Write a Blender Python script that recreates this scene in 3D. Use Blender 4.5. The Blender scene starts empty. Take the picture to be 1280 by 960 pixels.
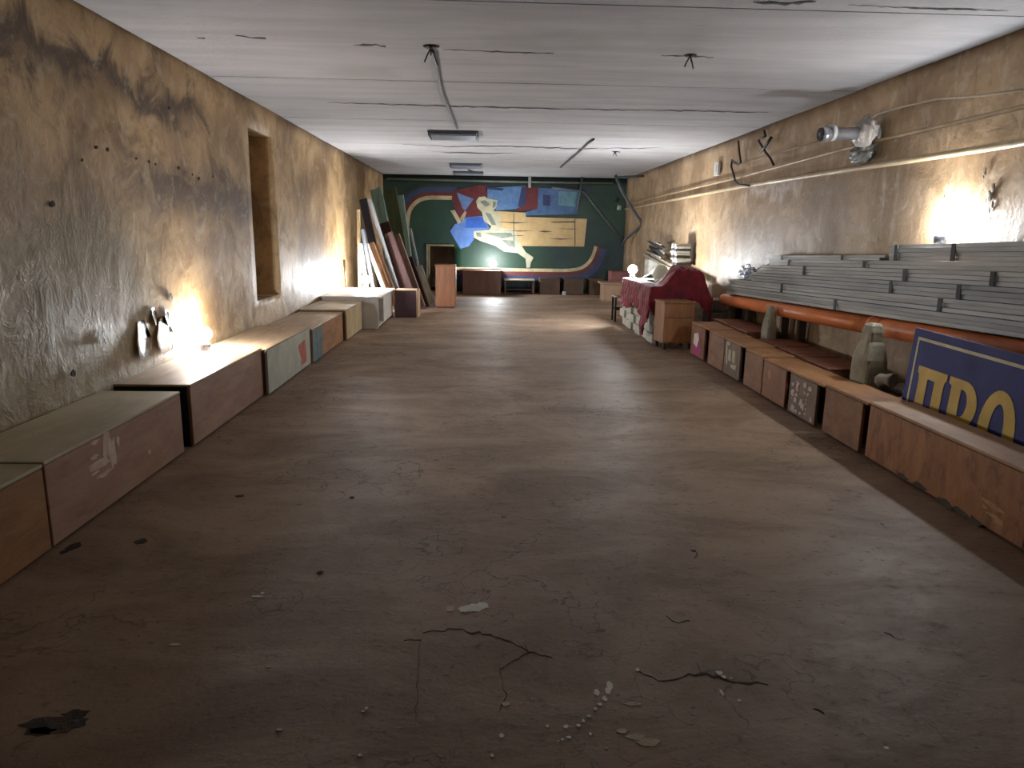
import bpy, bmesh, math, random
from mathutils import Vector, Matrix, noise
random.seed(7)
S = bpy.context.scene
COL = S.collection

# ------------------------------------------------------------------ camera
FPX, VP, ROLL, CAMH = 900.0, (608.0, 290.0), 0.016, 1.5
def camera_axes():
    c, s = math.cos(-ROLL), math.sin(-ROLL)
    dx, dy = VP[0]-640, VP[1]-480
    ux, uy = dx*c-dy*s, dx*s+dy*c
    p = math.atan2(-uy, FPX); yaw = math.atan(-ux/FPX*math.cos(p))
    F = Vector((math.sin(yaw)*math.cos(p), math.cos(yaw)*math.cos(p), -math.sin(p)))
    R = Vector((math.cos(yaw), -math.sin(yaw), 0)); U = R.cross(F)
    c, s = math.cos(ROLL), math.sin(ROLL)
    return F, R*c+U*s, U*c-R*s
CF, CR, CU = camera_axes()
cd = bpy.data.cameras.new('camera'); cam = bpy.data.objects.new('camera', cd); COL.objects.link(cam)
cd.sensor_width = 36; cd.lens = 36*FPX/1280; cd.clip_start = .05; cd.clip_end = 100
m = Matrix((CR, CU, -CF)).transposed().to_4x4(); m.translation = (0, 0, CAMH); cam.matrix_world = m
S.camera = cam

# ------------------------------------------------------------------ light and exposure
w = bpy.data.worlds.new('world'); S.world = w; w.use_nodes = True
w.node_tree.nodes['Background'].inputs[0].default_value = (.5, .55, .6, 1)
w.node_tree.nodes['Background'].inputs[1].default_value = 0.0
S.view_settings.view_transform = 'Standard'; S.view_settings.look = 'None'
S.view_settings.gamma = 1; S.view_settings.use_curve_mapping = False
S.view_settings.exposure = 1.85
LAMP_STRENGTH = 260.0      # frosted LED globes (five of them stand about the room)
LAMP_COLOUR = (.91, .955, 1.0, 1)

XL, XR, YB, YF, H = -2.56, 3.50, 18.6, -2.6, 2.86

# pixel helpers: a pixel is a direction, the plane it lands on gives the distance
def ray(x, y): return CF + CR*((x-640)/FPX) + CU*((480-y)/FPX)
def on(x, y, ax, v):
    d = ray(x, y); C = Vector((0, 0, CAMH)); return C + d*((v-C[ax])/d[ax])

# ------------------------------------------------------------------ materials
def lin(c):
    return tuple(((v/255)/12.92 if v/255 <= .04045 else ((v/255+.055)/1.055)**2.4) for v in c) + (1,)
class NT:
    def __init__(s, mt): s.t = mt.node_tree; s.n = s.t.nodes; s.l = s.t.links
    def add(s, ty, **kw):
        n = s.n.new(ty)
        for k, v in kw.items(): setattr(n, k, v)
        return n
    def link(s, a, b): s.l.new(a, b)
    def val(s, sock, v):
        if hasattr(v, 'is_output'): s.l.new(v, sock)
        else: sock.default_value = v
    def math(s, op, a, b=0, clamp=False):
        n = s.add('ShaderNodeMath', operation=op, use_clamp=clamp); s.val(n.inputs[0], a); s.val(n.inputs[1], b); return n.outputs[0]
    def mix(s, f, a, b, mode='MIX'):
        n = s.add('ShaderNodeMix', data_type='RGBA', blend_type=mode); s.val(n.inputs[0], f); s.val(n.inputs[6], a); s.val(n.inputs[7], b); return n.outputs[2]
    def noise(s, vec, scale, detail=5, rough=.6, dist=0):
        n = s.add('ShaderNodeTexNoise'); s.link(vec, n.inputs['Vector'])
        n.inputs['Scale'].default_value = scale; n.inputs['Detail'].default_value = detail
        n.inputs['Roughness'].default_value = rough; n.inputs['Distortion'].default_value = dist
        return n.outputs['Fac']
    def step(s, v, a, b):
        n = s.add('ShaderNodeMapRange', interpolation_type='SMOOTHSTEP'); s.val(n.inputs[0], v)
        n.inputs[1].default_value = a; n.inputs[2].default_value = b; return n.outputs[0]
    def mapping(s, vec, scale=(1, 1, 1), loc=(0, 0, 0)):
        n = s.add('ShaderNodeMapping'); s.link(vec, n.inputs[0]); n.inputs['Scale'].default_value = scale; n.inputs['Location'].default_value = loc
        return n.outputs[0]
    def bump(s, h, strength, dist):
        n = s.add('ShaderNodeBump'); n.inputs['Strength'].default_value = strength; n.inputs['Distance'].default_value = dist
        s.link(h, n.inputs['Height']); return n
def new_mat(name):
    mt = bpy.data.materials.new(name); mt.use_nodes = True; k = NT(mt)
    return mt, k, k.n['Principled BSDF']
_cache = {}
def M(name, c1, c2=None, scale=3, rough=.6, bump=.15, stretch=(1, 1, 1), spot=None, spotscale=2, spotlo=.55, spothi=.65, spotamt=.8, metallic=0, fine=30, bdist=.01):
    """noise-mottled material; c1/c2/spot are sRGB 0-255"""
    if name in _cache: return _cache[name]
    mt, k, b = new_mat(name); c2 = c2 or tuple(v*.75 for v in c1)
    tc = k.add('ShaderNodeTexCoord').outputs['Object']
    oi = k.add('ShaderNodeObjectInfo')
    off = k.add('ShaderNodeVectorMath', operation='SCALE'); off.inputs[0].default_value = (17, 31, 23); k.link(oi.outputs['Random'], off.inputs['Scale'])
    ad = k.add('ShaderNodeVectorMath', operation='ADD'); k.link(tc, ad.inputs[0]); k.link(off.outputs[0], ad.inputs[1])
    v = k.mapping(ad.outputs[0], stretch)
    n1 = k.noise(v, scale, 6, .65, .4)
    col = k.mix(k.step(n1, .3, .7), lin(c1), lin(c2))
    if spot:
        n2 = k.noise(k.mapping(ad.outputs[0], stretch, (5, 3, 1)), spotscale, 5, .6, .5)
        col = k.mix(k.math('MULTIPLY', k.step(n2, spotlo, spothi), spotamt), col, lin(spot))
    k.link(col, b.inputs['Base Color'])
    n3 = k.noise(v, fine, 4, .6)
    k.link(k.math('ADD', k.math('MULTIPLY', n1, .25), rough-.12), b.inputs['Roughness'])
    b.inputs['Metallic'].default_value = metallic
    if bump:
        k.link(k.bump(k.math('ADD', n3, n1), bump, bdist).outputs[0], b.inputs['Normal'])
    _cache[name] = mt; return mt
def plain(name, c, rough=.5, metallic=0):
    return M(name, c, tuple(v*.88 for v in c), 6, rough, .05, metallic=metallic)

def box_mask(k, p, y0, y1, z0, z1, soft, warp):
    """soft-edged patch mask on a wall (y,z), outline broken up by noise"""
    sep = k.add('ShaderNodeSeparateXYZ'); k.link(p, sep.inputs[0])
    wy = k.math('ADD', sep.outputs[1], k.math('MULTIPLY', k.math('SUBTRACT', warp, .5), 1.6))
    wz = k.math('ADD', sep.outputs[2], k.math('MULTIPLY', k.math('SUBTRACT', warp, .5), -1.0))
    a = k.math('MULTIPLY', k.step(wy, y0-soft, y0+soft), k.step(k.math('MULTIPLY', wy, -1), -y1-soft, -y1+soft))
    c = k.math('MULTIPLY', k.step(wz, z0-soft*.6, z0+soft*.6), k.step(k.math('MULTIPLY', wz, -1), -z1-soft*.6, -z1+soft*.6))
    return k.math('MULTIPLY', a, c)
def wall_plaster(name, base, dark, pale, patches, rough0):
    mt, k, b = new_mat(name)
    p = k.add('ShaderNodeTexCoord').outputs['Object']
    big = k.noise(p, .55, 5, .6, .6); mid = k.noise(p, 2.2, 7, .65, .8); fin = k.noise(p, 14, 5, .6)
    drip = k.noise(k.mapping(p, (1, 5, .8)), 1.6, 5, .6, .5)
    col = k.mix(k.step(big, .35, .68), lin(base), lin(dark))
    col = k.mix(k.math('MULTIPLY', k.step(mid, .48, .66), .7), col, lin(dark))
    col = k.mix(k.math('MULTIPLY', k.step(drip, .55, .78), .45), col, lin(pale))
    for (y0, y1, z0, z1, soft, c, amt) in patches:
        col = k.mix(k.math('MULTIPLY', box_mask(k, p, y0, y1, z0, z1, soft, mid), amt), col, lin(c))
    blot = k.noise(k.mapping(p, (1, 1, 1), (2, 7, 3)), 4.5, 6, .7, .5); pit = k.noise(p, 34, 4, .7)
    col = k.mix(k.math('MULTIPLY', k.step(blot, .54, .68), .5), col, lin(dark))
    col = k.mix(k.math('MULTIPLY', k.step(blot, .46, .34), .35), col, lin(pale))
    col = k.mix(k.math('MULTIPLY', k.step(fin, .58, .72), .45), col, lin(dark))
    col = k.mix(k.math('MULTIPLY', k.step(pit, .64, .74), .4), col, lin(dark))
    k.link(col, b.inputs['Base Color'])
    k.link(k.math('ADD', k.math('MULTIPLY', mid, .35), rough0-.15), b.inputs['Roughness'])
    vt = k.noise(k.mapping(p, (1, 1.5, .9)), 1.8, 3, .45, .6)
    h = k.math('ADD', k.math('MULTIPLY', vt, 1.0), k.math('ADD', k.math('MULTIPLY', mid, .5), k.math('ADD', k.math('MULTIPLY', fin, .22), k.math('MULTIPLY', k.math('MULTIPLY', k.noise(k.mapping(p, (1, 3.0, .8)), 5, 3, .5, 1.5), k.step(blot, .45, .6)), .28))))
    k.link(k.bump(h, .5, .022).outputs[0], b.inputs['Normal'])
    return mt
MAT_LEFT = wall_plaster('tan_plaster', (200, 166, 118), (122, 92, 54), (204, 188, 160), [
    (2.6, 7.0, 2.36, 2.60, .18, (66, 40, 10), .9),
    (5.6, 8.4, 1.62, 1.95, .30, (82, 56, 30), .95),
    (1.5, 5.6, .3, 1.5, .5, (132, 122, 86), .6)], .54)
MAT_RIGHT = wall_plaster('brown_plaster', (184, 156, 122), (130, 104, 74), (206, 192, 170), [
    (8.2, 10.0, 2.0, 2.12, .12, (206, 200, 196), .7)], .5)

def ceiling_material():
    mt, k, b = new_mat('whitewash')
    p = k.add('ShaderNodeTexCoord').outputs['Object']
    st = k.noise(k.mapping(p, (.25, 1.6, 1)), 2.4, 6, .6, .3); big = k.noise(p, .8, 4, .55)
    col = k.mix(k.step(st, .35, .7), lin((174, 174, 177)), lin((158, 157, 159)))
    col = k.mix(k.math('MULTIPLY', k.step(big, .55, .75), .5), col, lin((146, 144, 142)))
    sp = k.noise(k.mapping(p, (1, 2.5, 1)), 9, 5, .7)
    col = k.mix(k.math('MULTIPLY', k.step(sp, .70, .76), .55), col, lin((120, 112, 104)))
    k.link(col, b.inputs['Base Color']); b.inputs['Roughness'].default_value = .85
    k.link(k.bump(k.math('ADD', st, k.noise(p, 25, 4)), .25, .012).outputs[0], b.inputs['Normal'])
    return mt
MAT_CEIL = ceiling_material()

def floor_material():
    mt, k, b = new_mat('worn_floor')
    p = k.add('ShaderNodeTexCoord').outputs['Object']
    streak = k.noise(k.mapping(p, (.8, 1.5, 1)), 1.3, 7, .65, .6)
    big = k.noise(p, .45, 4, .6, .4); fin = k.noise(k.mapping(p, (1, 1.6, 1)), 11, 6, .7, .4); gr = k.noise(p, 45, 4, .65); fleck = k.noise(k.mapping(p, (1, 1.3, 1), (4, 4, 0)), 26, 4, .7, .3)
    col = k.mix(k.step(streak, .32, .7), lin((160, 136, 114)), lin((124, 101, 81)))
    col = k.mix(k.math('MULTIPLY', k.step(big, .5, .72), .5), col, lin((96, 72, 56)))
    col = k.mix(k.math('MULTIPLY', k.step(fin, .56, .74), .55), col, lin((58, 45, 36)))
    pale = k.noise(k.mapping(p, (.8, 2, 1), (3, 8, 0)), 3.5, 6, .7, .8)
    col = k.mix(k.math('MULTIPLY', k.step(pale, .60, .74), .45), col, lin((140, 126, 110)))
    col = k.mix(k.math('MULTIPLY', k.step(fleck, .58, .70), .6), col, lin((44, 34, 27)))
    col = k.mix(k.math('MULTIPLY', k.step(gr, .62, .74), .4), col, lin((138, 124, 108)))
    vo = k.add('ShaderNodeTexVoronoi', feature='DISTANCE_TO_EDGE'); vo.inputs['Scale'].default_value = 2.2
    wv = k.add('ShaderNodeVectorMath', operation='ADD'); nz = k.add('ShaderNodeTexNoise'); nz.inputs['Scale'].default_value = 3; nz.inputs['Detail'].default_value = 5
    k.link(p, nz.inputs['Vector']); sc_ = k.add('ShaderNodeVectorMath', operation='SCALE'); k.link(nz.outputs['Color'], sc_.inputs[0]); sc_.inputs['Scale'].default_value = .9
    k.link(p, wv.inputs[0]); k.link(sc_.outputs[0], wv.inputs[1]); k.link(wv.outputs[0], vo.inputs['Vector'])
    ck = k.math('MULTIPLY', k.step(vo.outputs['Distance'], .018, .004), k.step(big, .46, .56))
    col = k.mix(k.math('MULTIPLY', ck, .6), col, lin((40, 31, 25)))
    k.link(col, b.inputs['Base Color'])
    r = k.math('ADD', k.math('MULTIPLY', fin, .35), k.math('MULTIPLY', streak, .25))
    k.link(k.math('ADD', r, .30), b.inputs['Roughness']); b.inputs['Specular IOR Level'].default_value = .3
    h = k.math('ADD', k.math('MULTIPLY', streak, 1.0), k.math('ADD', k.math('MULTIPLY', fin, .35), k.math('MULTIPLY', gr, .18)))
    k.link(k.bump(h, .4, .012).outputs[0], b.inputs['Normal'])
    return mt
MAT_FLOOR = floor_material()

def glow_material(strength):
    mt, k, b = new_mat('lit_globe')
    b.inputs['Base Color'].default_value = (.9, .9, .9, 1)
    b.inputs['Emission Color'].default_value = LAMP_COLOUR
    b.inputs['Emission Strength'].default_value = strength
    return mt

# ------------------------------------------------------------------ mesh helpers
def bm_new(): return bmesh.new()
def add_box(bm, x0, x1, y0, y1, z0, z1, bev=0.0):
    vs = [bm.verts.new((x, y, z)) for z in (z0, z1) for y in (y0, y1) for x in (x0, x1)]
    fs = [bm.faces.new([vs[i] for i in q]) for q in ((0, 2, 3, 1), (4, 5, 7, 6), (0, 1, 5, 4), (2, 6, 7, 3), (0, 4, 6, 2), (1, 3, 7, 5))]
    if bev: bmesh.ops.bevel(bm, geom=list({e for f in fs for e in f.edges}), offset=bev, segments=1, affect='EDGES')
    return bm
def box(x0, x1, y0, y1, z0, z1, bev=0.004): return add_box(bm_new(), x0, x1, y0, y1, z0, z1, bev)
def obox(bm, c, ax, ay, az, sx, sy, sz):
    """box at centre c with unit axes"""
    c = Vector(c); vs = [bm.verts.new(c+ax*(sx*i/2)+ay*(sy*j/2)+az*(sz*l/2)) for l in (-1, 1) for j in (-1, 1) for i in (-1, 1)]
    for q in ((0, 2, 3, 1), (4, 5, 7, 6), (0, 1, 5, 4), (2, 6, 7, 3), (0, 4, 6, 2), (1, 3, 7, 5)): bm.faces.new([vs[i] for i in q])
    return bm
def tube(pts, r, n=8, bm=None, caps=True):
    bm = bm or bm_new(); pts = [Vector(p) for p in pts]; rings = []; up = None
    for i, p in enumerate(pts):
        t = (pts[min(i+1, len(pts)-1)]-pts[max(i-1, 0)]).normalized()
        if up is None: up = Vector((0, 0, 1)) if abs(t.z) < .9 else Vector((1, 0, 0))
        a = t.cross(up).normalized(); b = a.cross(t).normalized(); up = b
        rr = r[i] if isinstance(r, (list, tuple)) else r
        rings.append([bm.verts.new(p+a*(rr*math.cos(2*math.pi*j/n))+b*(rr*math.sin(2*math.pi*j/n))) for j in range(n)])
    for q, s in zip(rings, rings[1:]):
        for j in range(n): f = bm.faces.new((q[j], q[(j+1) % n], s[(j+1) % n], s[j])); f.smooth = True
    if caps: bm.faces.new(rings[0][::-1]); bm.faces.new(rings[-1])
    return bm
def lathe(prof, n=20, c=(0, 0, 0), bm=None):
    bm = bm or bm_new(); c = Vector(c); rings = []
    for r, z in prof: rings.append([bm.verts.new(c+Vector((r*math.cos(2*math.pi*j/n), r*math.sin(2*math.pi*j/n), z))) for j in range(n)])
    for q, s in zip(rings, rings[1:]):
        for j in range(n): f = bm.faces.new((q[j], q[(j+1) % n], s[(j+1) % n], s[j])); f.smooth = True
    bm.faces.new(rings[0][::-1]); bm.faces.new(rings[-1]); return bm
def prism(pts, d, bm=None):
    """closed outline (3D points, planar) extruded by vector d"""
    bm = bm or bm_new(); d = Vector(d); a = [bm.verts.new(p) for p in pts]; b = [bm.verts.new(Vector(p)+d) for p in pts]; n = len(pts)
    bm.faces.new(a[::-1]); bm.faces.new(b)
    for i in range(n): bm.faces.new((a[i], a[(i+1) % n], b[(i+1) % n], b[i]))
    return bm
def link_mesh(name, bm, mat, parent=None, shift=None):
    if shift is not None: bmesh.ops.translate(bm, verts=bm.verts, vec=-Vector(shift))
    bmesh.ops.recalc_face_normals(bm, faces=bm.faces)
    me = bpy.data.meshes.new(name); bm.to_mesh(me); bm.free(); me.materials.append(mat)
    o = bpy.data.objects.new(name, me); COL.objects.link(o)
    if parent: o.parent = parent
    return o
def tag(o, label, cat, group=None):
    o['label'] = label; o['category'] = cat
    if group: o['group'] = group
    return o
class Thing:
    """Empty at the thing's base; parts are given in world coordinates (or local when local=True)"""
    def __init__(s, name, label, cat, loc, group=None, rotz=0, local=False):
        s.e = bpy.data.objects.new(name, None); COL.objects.link(s.e); s.e.empty_display_size = .1
        s.loc = Vector(loc); s.local = local; s.e.location = s.loc; s.e.rotation_euler = (0, 0, rotz)
        tag(s.e, label, cat, group)
    def part(s, name, bm, mat, parent=None, label=None):
        o = link_mesh(name, bm, mat, parent or s.e, None if s.local else s.loc)
        if label: o['label'] = label
        return o
def single(name, bm, mat, label, cat, loc=(0, 0, 0), group=None):
    o = link_mesh(name, bm, mat, None, loc); o.location = loc; return tag(o, label, cat, group)
def struct(name, bm, mat):
    o = link_mesh(name, bm, mat); o['kind'] = 'structure'; return o

# ------------------------------------------------------------------ room shell
def frange(a, b, step, extra=()):
    n = max(1, round((b-a)/step)); v = sorted(set([round(a+(b-a)*i/n, 4) for i in range(n+1)]))
    v = [q for q in v if all(abs(q-e) > step*.45 for e in extra)] + list(extra)
    return sorted(v)
def wall_sheet(us, vs, fn, hole=None, thick=.25, nrm=Vector((1, 0, 0)), amp=.010):
    """grid wall: fn(u,v)->point on the room face, gently uneven, with a cut-out and a flat back"""
    bm = bm_new(); F, B = {}, {}
    for i, u in enumerate(us):
        for j, v in enumerate(vs):
            p = fn(u, v); edge = i in (0, len(us)-1) or j in (0, len(vs)-1)
            d = 0 if edge else (noise.noise(p*.9)*amp+noise.noise(p*2.7+Vector((9, 2, 4)))*amp*.5)
            F[i, j] = bm.verts.new(p+nrm*(d-amp)); B[i, j] = bm.verts.new(p-nrm*thick)
    def inside(i, j):
        if not hole: return False
        u = (us[i]+us[i+1])/2; v = (vs[j]+vs[j+1])/2
        return hole[0] < u < hole[1] and hole[2] < v < hole[3]
    cells = {(i, j) for i in range(len(us)-1) for j in range(len(vs)-1) if not inside(i, j)}
    for i, j in cells:
        f = bm.faces.new((F[i, j], F[i+1, j], F[i+1, j+1], F[i, j+1])); f.smooth = True
        bm.faces.new((B[i, j+1], B[i+1, j+1], B[i+1, j], B[i, j]))
        for (di, dj, a, c) in ((-1, 0, (i, j), (i, j+1)), (1, 0, (i+1, j), (i+1, j+1)), (0, -1, (i, j), (i+1, j)), (0, 1, (i, j+1), (i+1, j+1))):
            if (i+di, j+dj) not in cells: bm.faces.new((F[a], F[c], B[c], B[a]))
    bmesh.ops.delete(bm, geom=[v for v in bm.verts if not v.link_faces], context='VERTS')
    return bm
NY0, NY1, NZ0, NZ1 = 8.22, 9.10, .70, 2.56
wl = struct('wall_left', wall_sheet(frange(YF, YB, .16, (NY0, NY1)), frange(-.02, H+.02, .16, (NZ0, NZ1)), lambda u, v: Vector((XL, u, v)), (NY0, NY1, NZ0, NZ1)), MAT_LEFT)
wr = struct('wall_right', wall_sheet(frange(YF, YB, .16), frange(-.02, H+.02, .16), lambda u, v: Vector((XR, u, v)), nrm=Vector((-1, 0, 0))), MAT_RIGHT)
# niche behind the left wall opening
def recess(x0, x1, y0, y1, z0, z1, open_axis):
    """five inner faces of a recess as thin slabs"""
    bm = bm_new(); t = .06
    if open_axis == 'x+':
        add_box(bm, x0-t, x0, y0-t, y1+t, z0-t, z1+t)
        add_box(bm, x0, x1, y0-t, y0, z0-t, z1+t); add_box(bm, x0, x1, y1, y1+t, z0-t, z1+t)
        add_box(bm, x0, x1, y0, y1, z0-t, z0); add_box(bm, x0, x1, y0, y1, z1, z1+t)
    else:
        add_box(bm, x0-t, x1+t, y1, y1+t, z0-t, z1+t)
        add_box(bm, x0-t, x0, y0, y1, z0-t, z1+t); add_box(bm, x1, x1+t, y0, y1, z0-t, z1+t)
        add_box(bm, x0, x1, y0, y1, z0-t, z0); add_box(bm, x0, x1, y0, y1, z1, z1+t)
    return bm
o = link_mesh('niche', recess(XL-.62, XL-.25, NY0, NY1, NZ0, NZ1, 'x+'), MAT_LEFT, wl)
DX0, DX1, DZ1 = -1.47, -.82, 1.13
MAT_GREENWALL = M('mural_green', (30, 62, 42), (22, 48, 38), 1.2, .5, .2, spot=(24, 44, 52), spotscale=.4, spotlo=.45, spothi=.6)
wb = struct('wall_back', wall_sheet(frange(XL-.25, XR+.25, .2, (DX0, DX1)), frange(-.02, H+.02, .2, (DZ1,)), lambda u, v: Vector((u, YB, v)), (DX0, DX1, -1, DZ1), nrm=Vector((0, -1, 0)), amp=.004), MAT_GREENWALL)
link_mesh('passage', recess(DX0, DX1, YB+.25, YB+1.3, 0, DZ1, 'y-'), MAT_RIGHT, wb)
fr = bm_new(); add_box(fr, DX0-.05, DX0, YB-.035, YB-.006, 0, DZ1+.05, .004); add_box(fr, DX0, DX1, YB-.035, YB-.006, DZ1, DZ1+.05, .004)
link_mesh('opening_frame', fr, M('frame_wood', (120, 112, 84), (96, 88, 64)), wb)
wf = struct('wall_front', wall_sheet(frange(XL-.25, XR+.25, .4), frange(-.02, H+.02, .4), lambda u, v: Vector((u, YF, v)), nrm=Vector((0, 1, 0))), MAT_RIGHT)
fl = struct('floor', box(XL-.25, XR+.25, YF-.25, YB+1.5, -.15, 0, 0), MAT_FLOOR)
cl = struct('ceiling', box(XL-.25, XR+.25, YF-.25, YB+.25, H+.0095, H+.16, 0), M('joint_mortar', (140, 136, 132), (110, 104, 98), 2))
y = 4.72-1.205*6
while y < YB:
    y1 = min(y+1.205, YB-.005); dz = random.uniform(-.004, .004); y0 = max(y, YF+.005)
    if y1-y0 > .05:
        s_ = link_mesh('ceiling_slab', box(XL+.004, XR-.004, y0+.0025, y1-.0025, H+dz, H+.009, .002), MAT_CEIL, cl)
    y += 1.205

# ------------------------------------------------------------------ marks that belong to the shell
def blob(bm, c, rx, ry, ux, uy, d, n=12, jag=.35, seed=0):
    rnd = random.Random(seed); pts = []
    for i in range(n):
        a = 2*math.pi*i/n; k_ = 1+rnd.uniform(-jag, jag)
        pts.append(Vector(c)+ux*(rx*k_*math.cos(a))+uy*(ry*k_*math.sin(a)))
    return prism(pts, d, bm)
X_, Y_, Z_ = Vector((1, 0, 0)), Vector((0, 1, 0)), Vector((0, 0, 1))
PAINT = M('dried_paint', (232, 230, 214), (212, 208, 190), 8, .6, .2)
PAINT2 = M('dried_beige_paint', (196, 180, 148), (160, 142, 112), 10, .6, .2)
def splash(spots, mat, name, seed):
    bm = bm_new()
    for i, (px, py, rx, ry) in enumerate(spots):
        c = on(px, py, 2, 0); k_ = c.y/900; ky = (c.y**2+1)/(900*CAMH)
        blob(bm, c, rx*k_, ry*ky, X_, Y_, (0, 0, .0012+.0003*(i % 9)), 18, .22, seed*50+i)
    return link_mesh(name, bm, mat, fl)
splash([(592, 760, 14, 5), (603, 757, 8, 4), (580, 762, 8, 4)], PAINT, 'paint_splash', 1)
splash([(563, 761, 6, 4)], PAINT2, 'paint_splash', 2)
splash([(762, 857, 4, 6), (760, 864, 4, 4), (746, 866, 4, 4), (756, 874, 3, 3), (750, 881, 3, 2), (744, 887, 2.5, 2), (736, 896, 3, 2), (729, 902, 2.5, 2), (723, 908, 3, 2), (708, 908, 3, 2), (711, 922, 4, 1.6), (703, 925, 2, 1.3), (698, 927, 2, 1)], PAINT, 'paint_splash', 3)
splash([(684, 908, 3, 2), (707, 909, 3.4, 2.2), (627, 920, 3.5, 3), (615, 945, 2.5, 2), (738, 918, 2, 2), (758, 936, 1.6, 1), (797, 838, 3, 2), (899, 842, 5, 3), (905, 847, 3, 2), (914, 848, 2, 1), (924, 876, 2.4, 2), (902, 866, 2, 4), (322, 746, 8, 1.2), (328, 742, 3, 1.5), (458, 886, 2, 2), (454, 890, 2.5, 1), (349, 913, 4, 1.2), (450, 945, 3, 2), (1108, 935, 4, 2), (336, 834, 3, 1), (219, 806, 8, 1)], PAINT, 'paint_splash', 4)
splash([(795, 921, 14, 4), (812, 928, 17, 5), (778, 914, 8, 3)], PAINT2, 'paint_splash', 5)
splash([(790, 880, 13, 2.5), (632, 880, 6, 3)], PAINT2, 'paint_splash', 6)
CRK = M('crack_dirt', (56, 43, 33), (44, 34, 26), 9, .9, .2)
def crack(pts, wpx, seed, parent=None, mat=None, plane=(2, 0.0), d=(0, 0, .0010)):
    rnd = random.Random(seed); P = []
    for (a, b) in zip(pts, pts[1:]):
        n = max(2, int(math.hypot(b[0]-a[0], b[1]-a[1])/7))
        for i in range(n):
            t = i/n; P.append((a[0]+(b[0]-a[0])*t+rnd.uniform(-2.2, 2.2), a[1]+(b[1]-a[1])*t+rnd.uniform(-2, 2)*(1 if parent is None else .35)))
    P.append(pts[-1]); up, dn = [], []
    for i, (x, y_) in enumerate(P):
        ww = wpx*.6*(.25+.75*math.sin(math.pi*(i+.3)/(len(P)+.6)))*rnd.uniform(.25, 1.5)
        up.append((x, y_-ww/2)); dn.append((x+ww*.2, y_+ww/2))
    bm = bm_new(); ax, v = plane; d = Vector(d)
    for i in range(len(P)-1):
        q = [on(*up[i], ax, v), on(*up[i+1], ax, v), on(*dn[i+1], ax, v), on(*dn[i], ax, v)]
        prism(q, d, bm)
    return link_mesh('crack', bm, mat or CRK, parent or fl)
crack([(530, 790), (570, 787), (612, 794), (640, 803), (660, 815), (690, 822)], 3, 1)
crack([(655, 800), (660, 815), (640, 828), (624, 838)], 2.4, 2)
crack([(798, 838), (815, 848), (835, 852), (860, 844), (875, 842), (905, 850), (960, 856)], 4, 3)
crack([(872, 830), (876, 842)], 3, 4)
crack([(624, 838), (632, 868), (624, 890)], 3, 5)
crack([(526, 795), (522, 850), (519, 900)], 1.6, 6)
crack([(505, 802), (526, 800)], 1.4, 7)
crack([(864, 686), (871, 690), (868, 698)], 5, 8)
crack([(833, 770), (850, 779), (862, 776)], 3, 9)
crack([(1016, 886), (1030, 892)], 4, 10); crack([(1105, 790), (1118, 797)], 3, 11); crack([(1100, 654), (1106, 660)], 3, 12)
splash([(176, 677, 7, 3.5), (92, 683, 8, 5), (80, 690, 5, 3), (440, 622, 3, 1.5), (300, 620, 6, 1.3), (400, 716, 4, 2)], CRK, 'dark_stain', 7)
splash([(70, 906, 44, 10)], M('dark_oil', (66, 54, 45), (54, 44, 36), 9, .6, .5), 'dark_stain', 8)
splash([(50, 915, 20, 5), (95, 893, 18, 6)], M('darker_oil', (48, 39, 32), (40, 32, 26), 9, .55, .5), 'dark_stain', 9)
# ceiling cracks, smears and chipped spots
CCRK = M('ceiling_dirt', (84, 76, 70), (60, 54, 48), 9, .9, .2)
def ccrack(pts, wpx, seed): return crack(pts, wpx, seed, cl, CCRK, (2, H-.005), (0, 0, -.0012))
ccrack([(440, 56), (470, 56), (482, 58)], 4, 20); ccrack([(296, 44), (315, 47), (332, 48)], 5, 21); ccrack([(242, 46), (256, 48)], 2.4, 22)
ccrack([(552, 62), (600, 64), (650, 66), (692, 67)], 2.4, 23); ccrack([(826, 69), (862, 70), (892, 72)], 2, 24)
ccrack([(410, 128), (520, 132), (640, 135), (800, 138)], 1.7, 25); ccrack([(800, 138), (880, 139), (960, 141)], 1.2, 31)
ccrack([(940, 3), (980, 5), (1020, 2)], 4, 26); ccrack([(1060, 6), (1130, 10), (1260, 14)], 2, 27)
ccrack([(505, 181), (560, 183), (640, 183), (720, 186), (830, 185)], 1.2, 28); ccrack([(540, 190), (600, 192), (640, 192)], 1, 29)
ccrack([(764, 189), (775, 190)], 2.4, 30)
# peeling flakes and nail holes on the left wall
FLK = M('curled_paint', (150, 134, 106), (118, 100, 72), 6, .4, .3)
def flake(px, py, wpx, hpx, lift, seed, tilt=0):
    rnd = random.Random(seed); c = on(px, py, 0, XL); ky = c.y**2/(900*abs(XL)); kz = c.y/900
    wy, wz = wpx*ky, hpx*kz; c.z = max(c.z, .47+wz/2); bm = bm_new(); g = {}; n, mm = 5, 5
    for i in range(n):
        for j in range(mm):
            u, v = i/(n-1)*2-1, j/(mm-1)*2-1
            wd = (1-.55*max(0, v))*(1+rnd.uniform(-.15, .15))
            dx = .004+lift*(max(0, -u*.6-v*.5+.2)**1.5)
            g[i, j] = bm.verts.new((XL-.004+dx, c.y+u*wd*wy/2+v*tilt*wy, c.z+v*wz/2))
    for i in range(n-1):
        for j in range(mm-1): f = bm.faces.new((g[i, j], g[i+1, j], g[i+1, j+1], g[i, j+1])); f.smooth = True
    r = bmesh.ops.solidify(bm, geom=list(bm.faces), thickness=.004)
    return link_mesh('plaster_flake', bm, FLK, wl)
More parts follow.
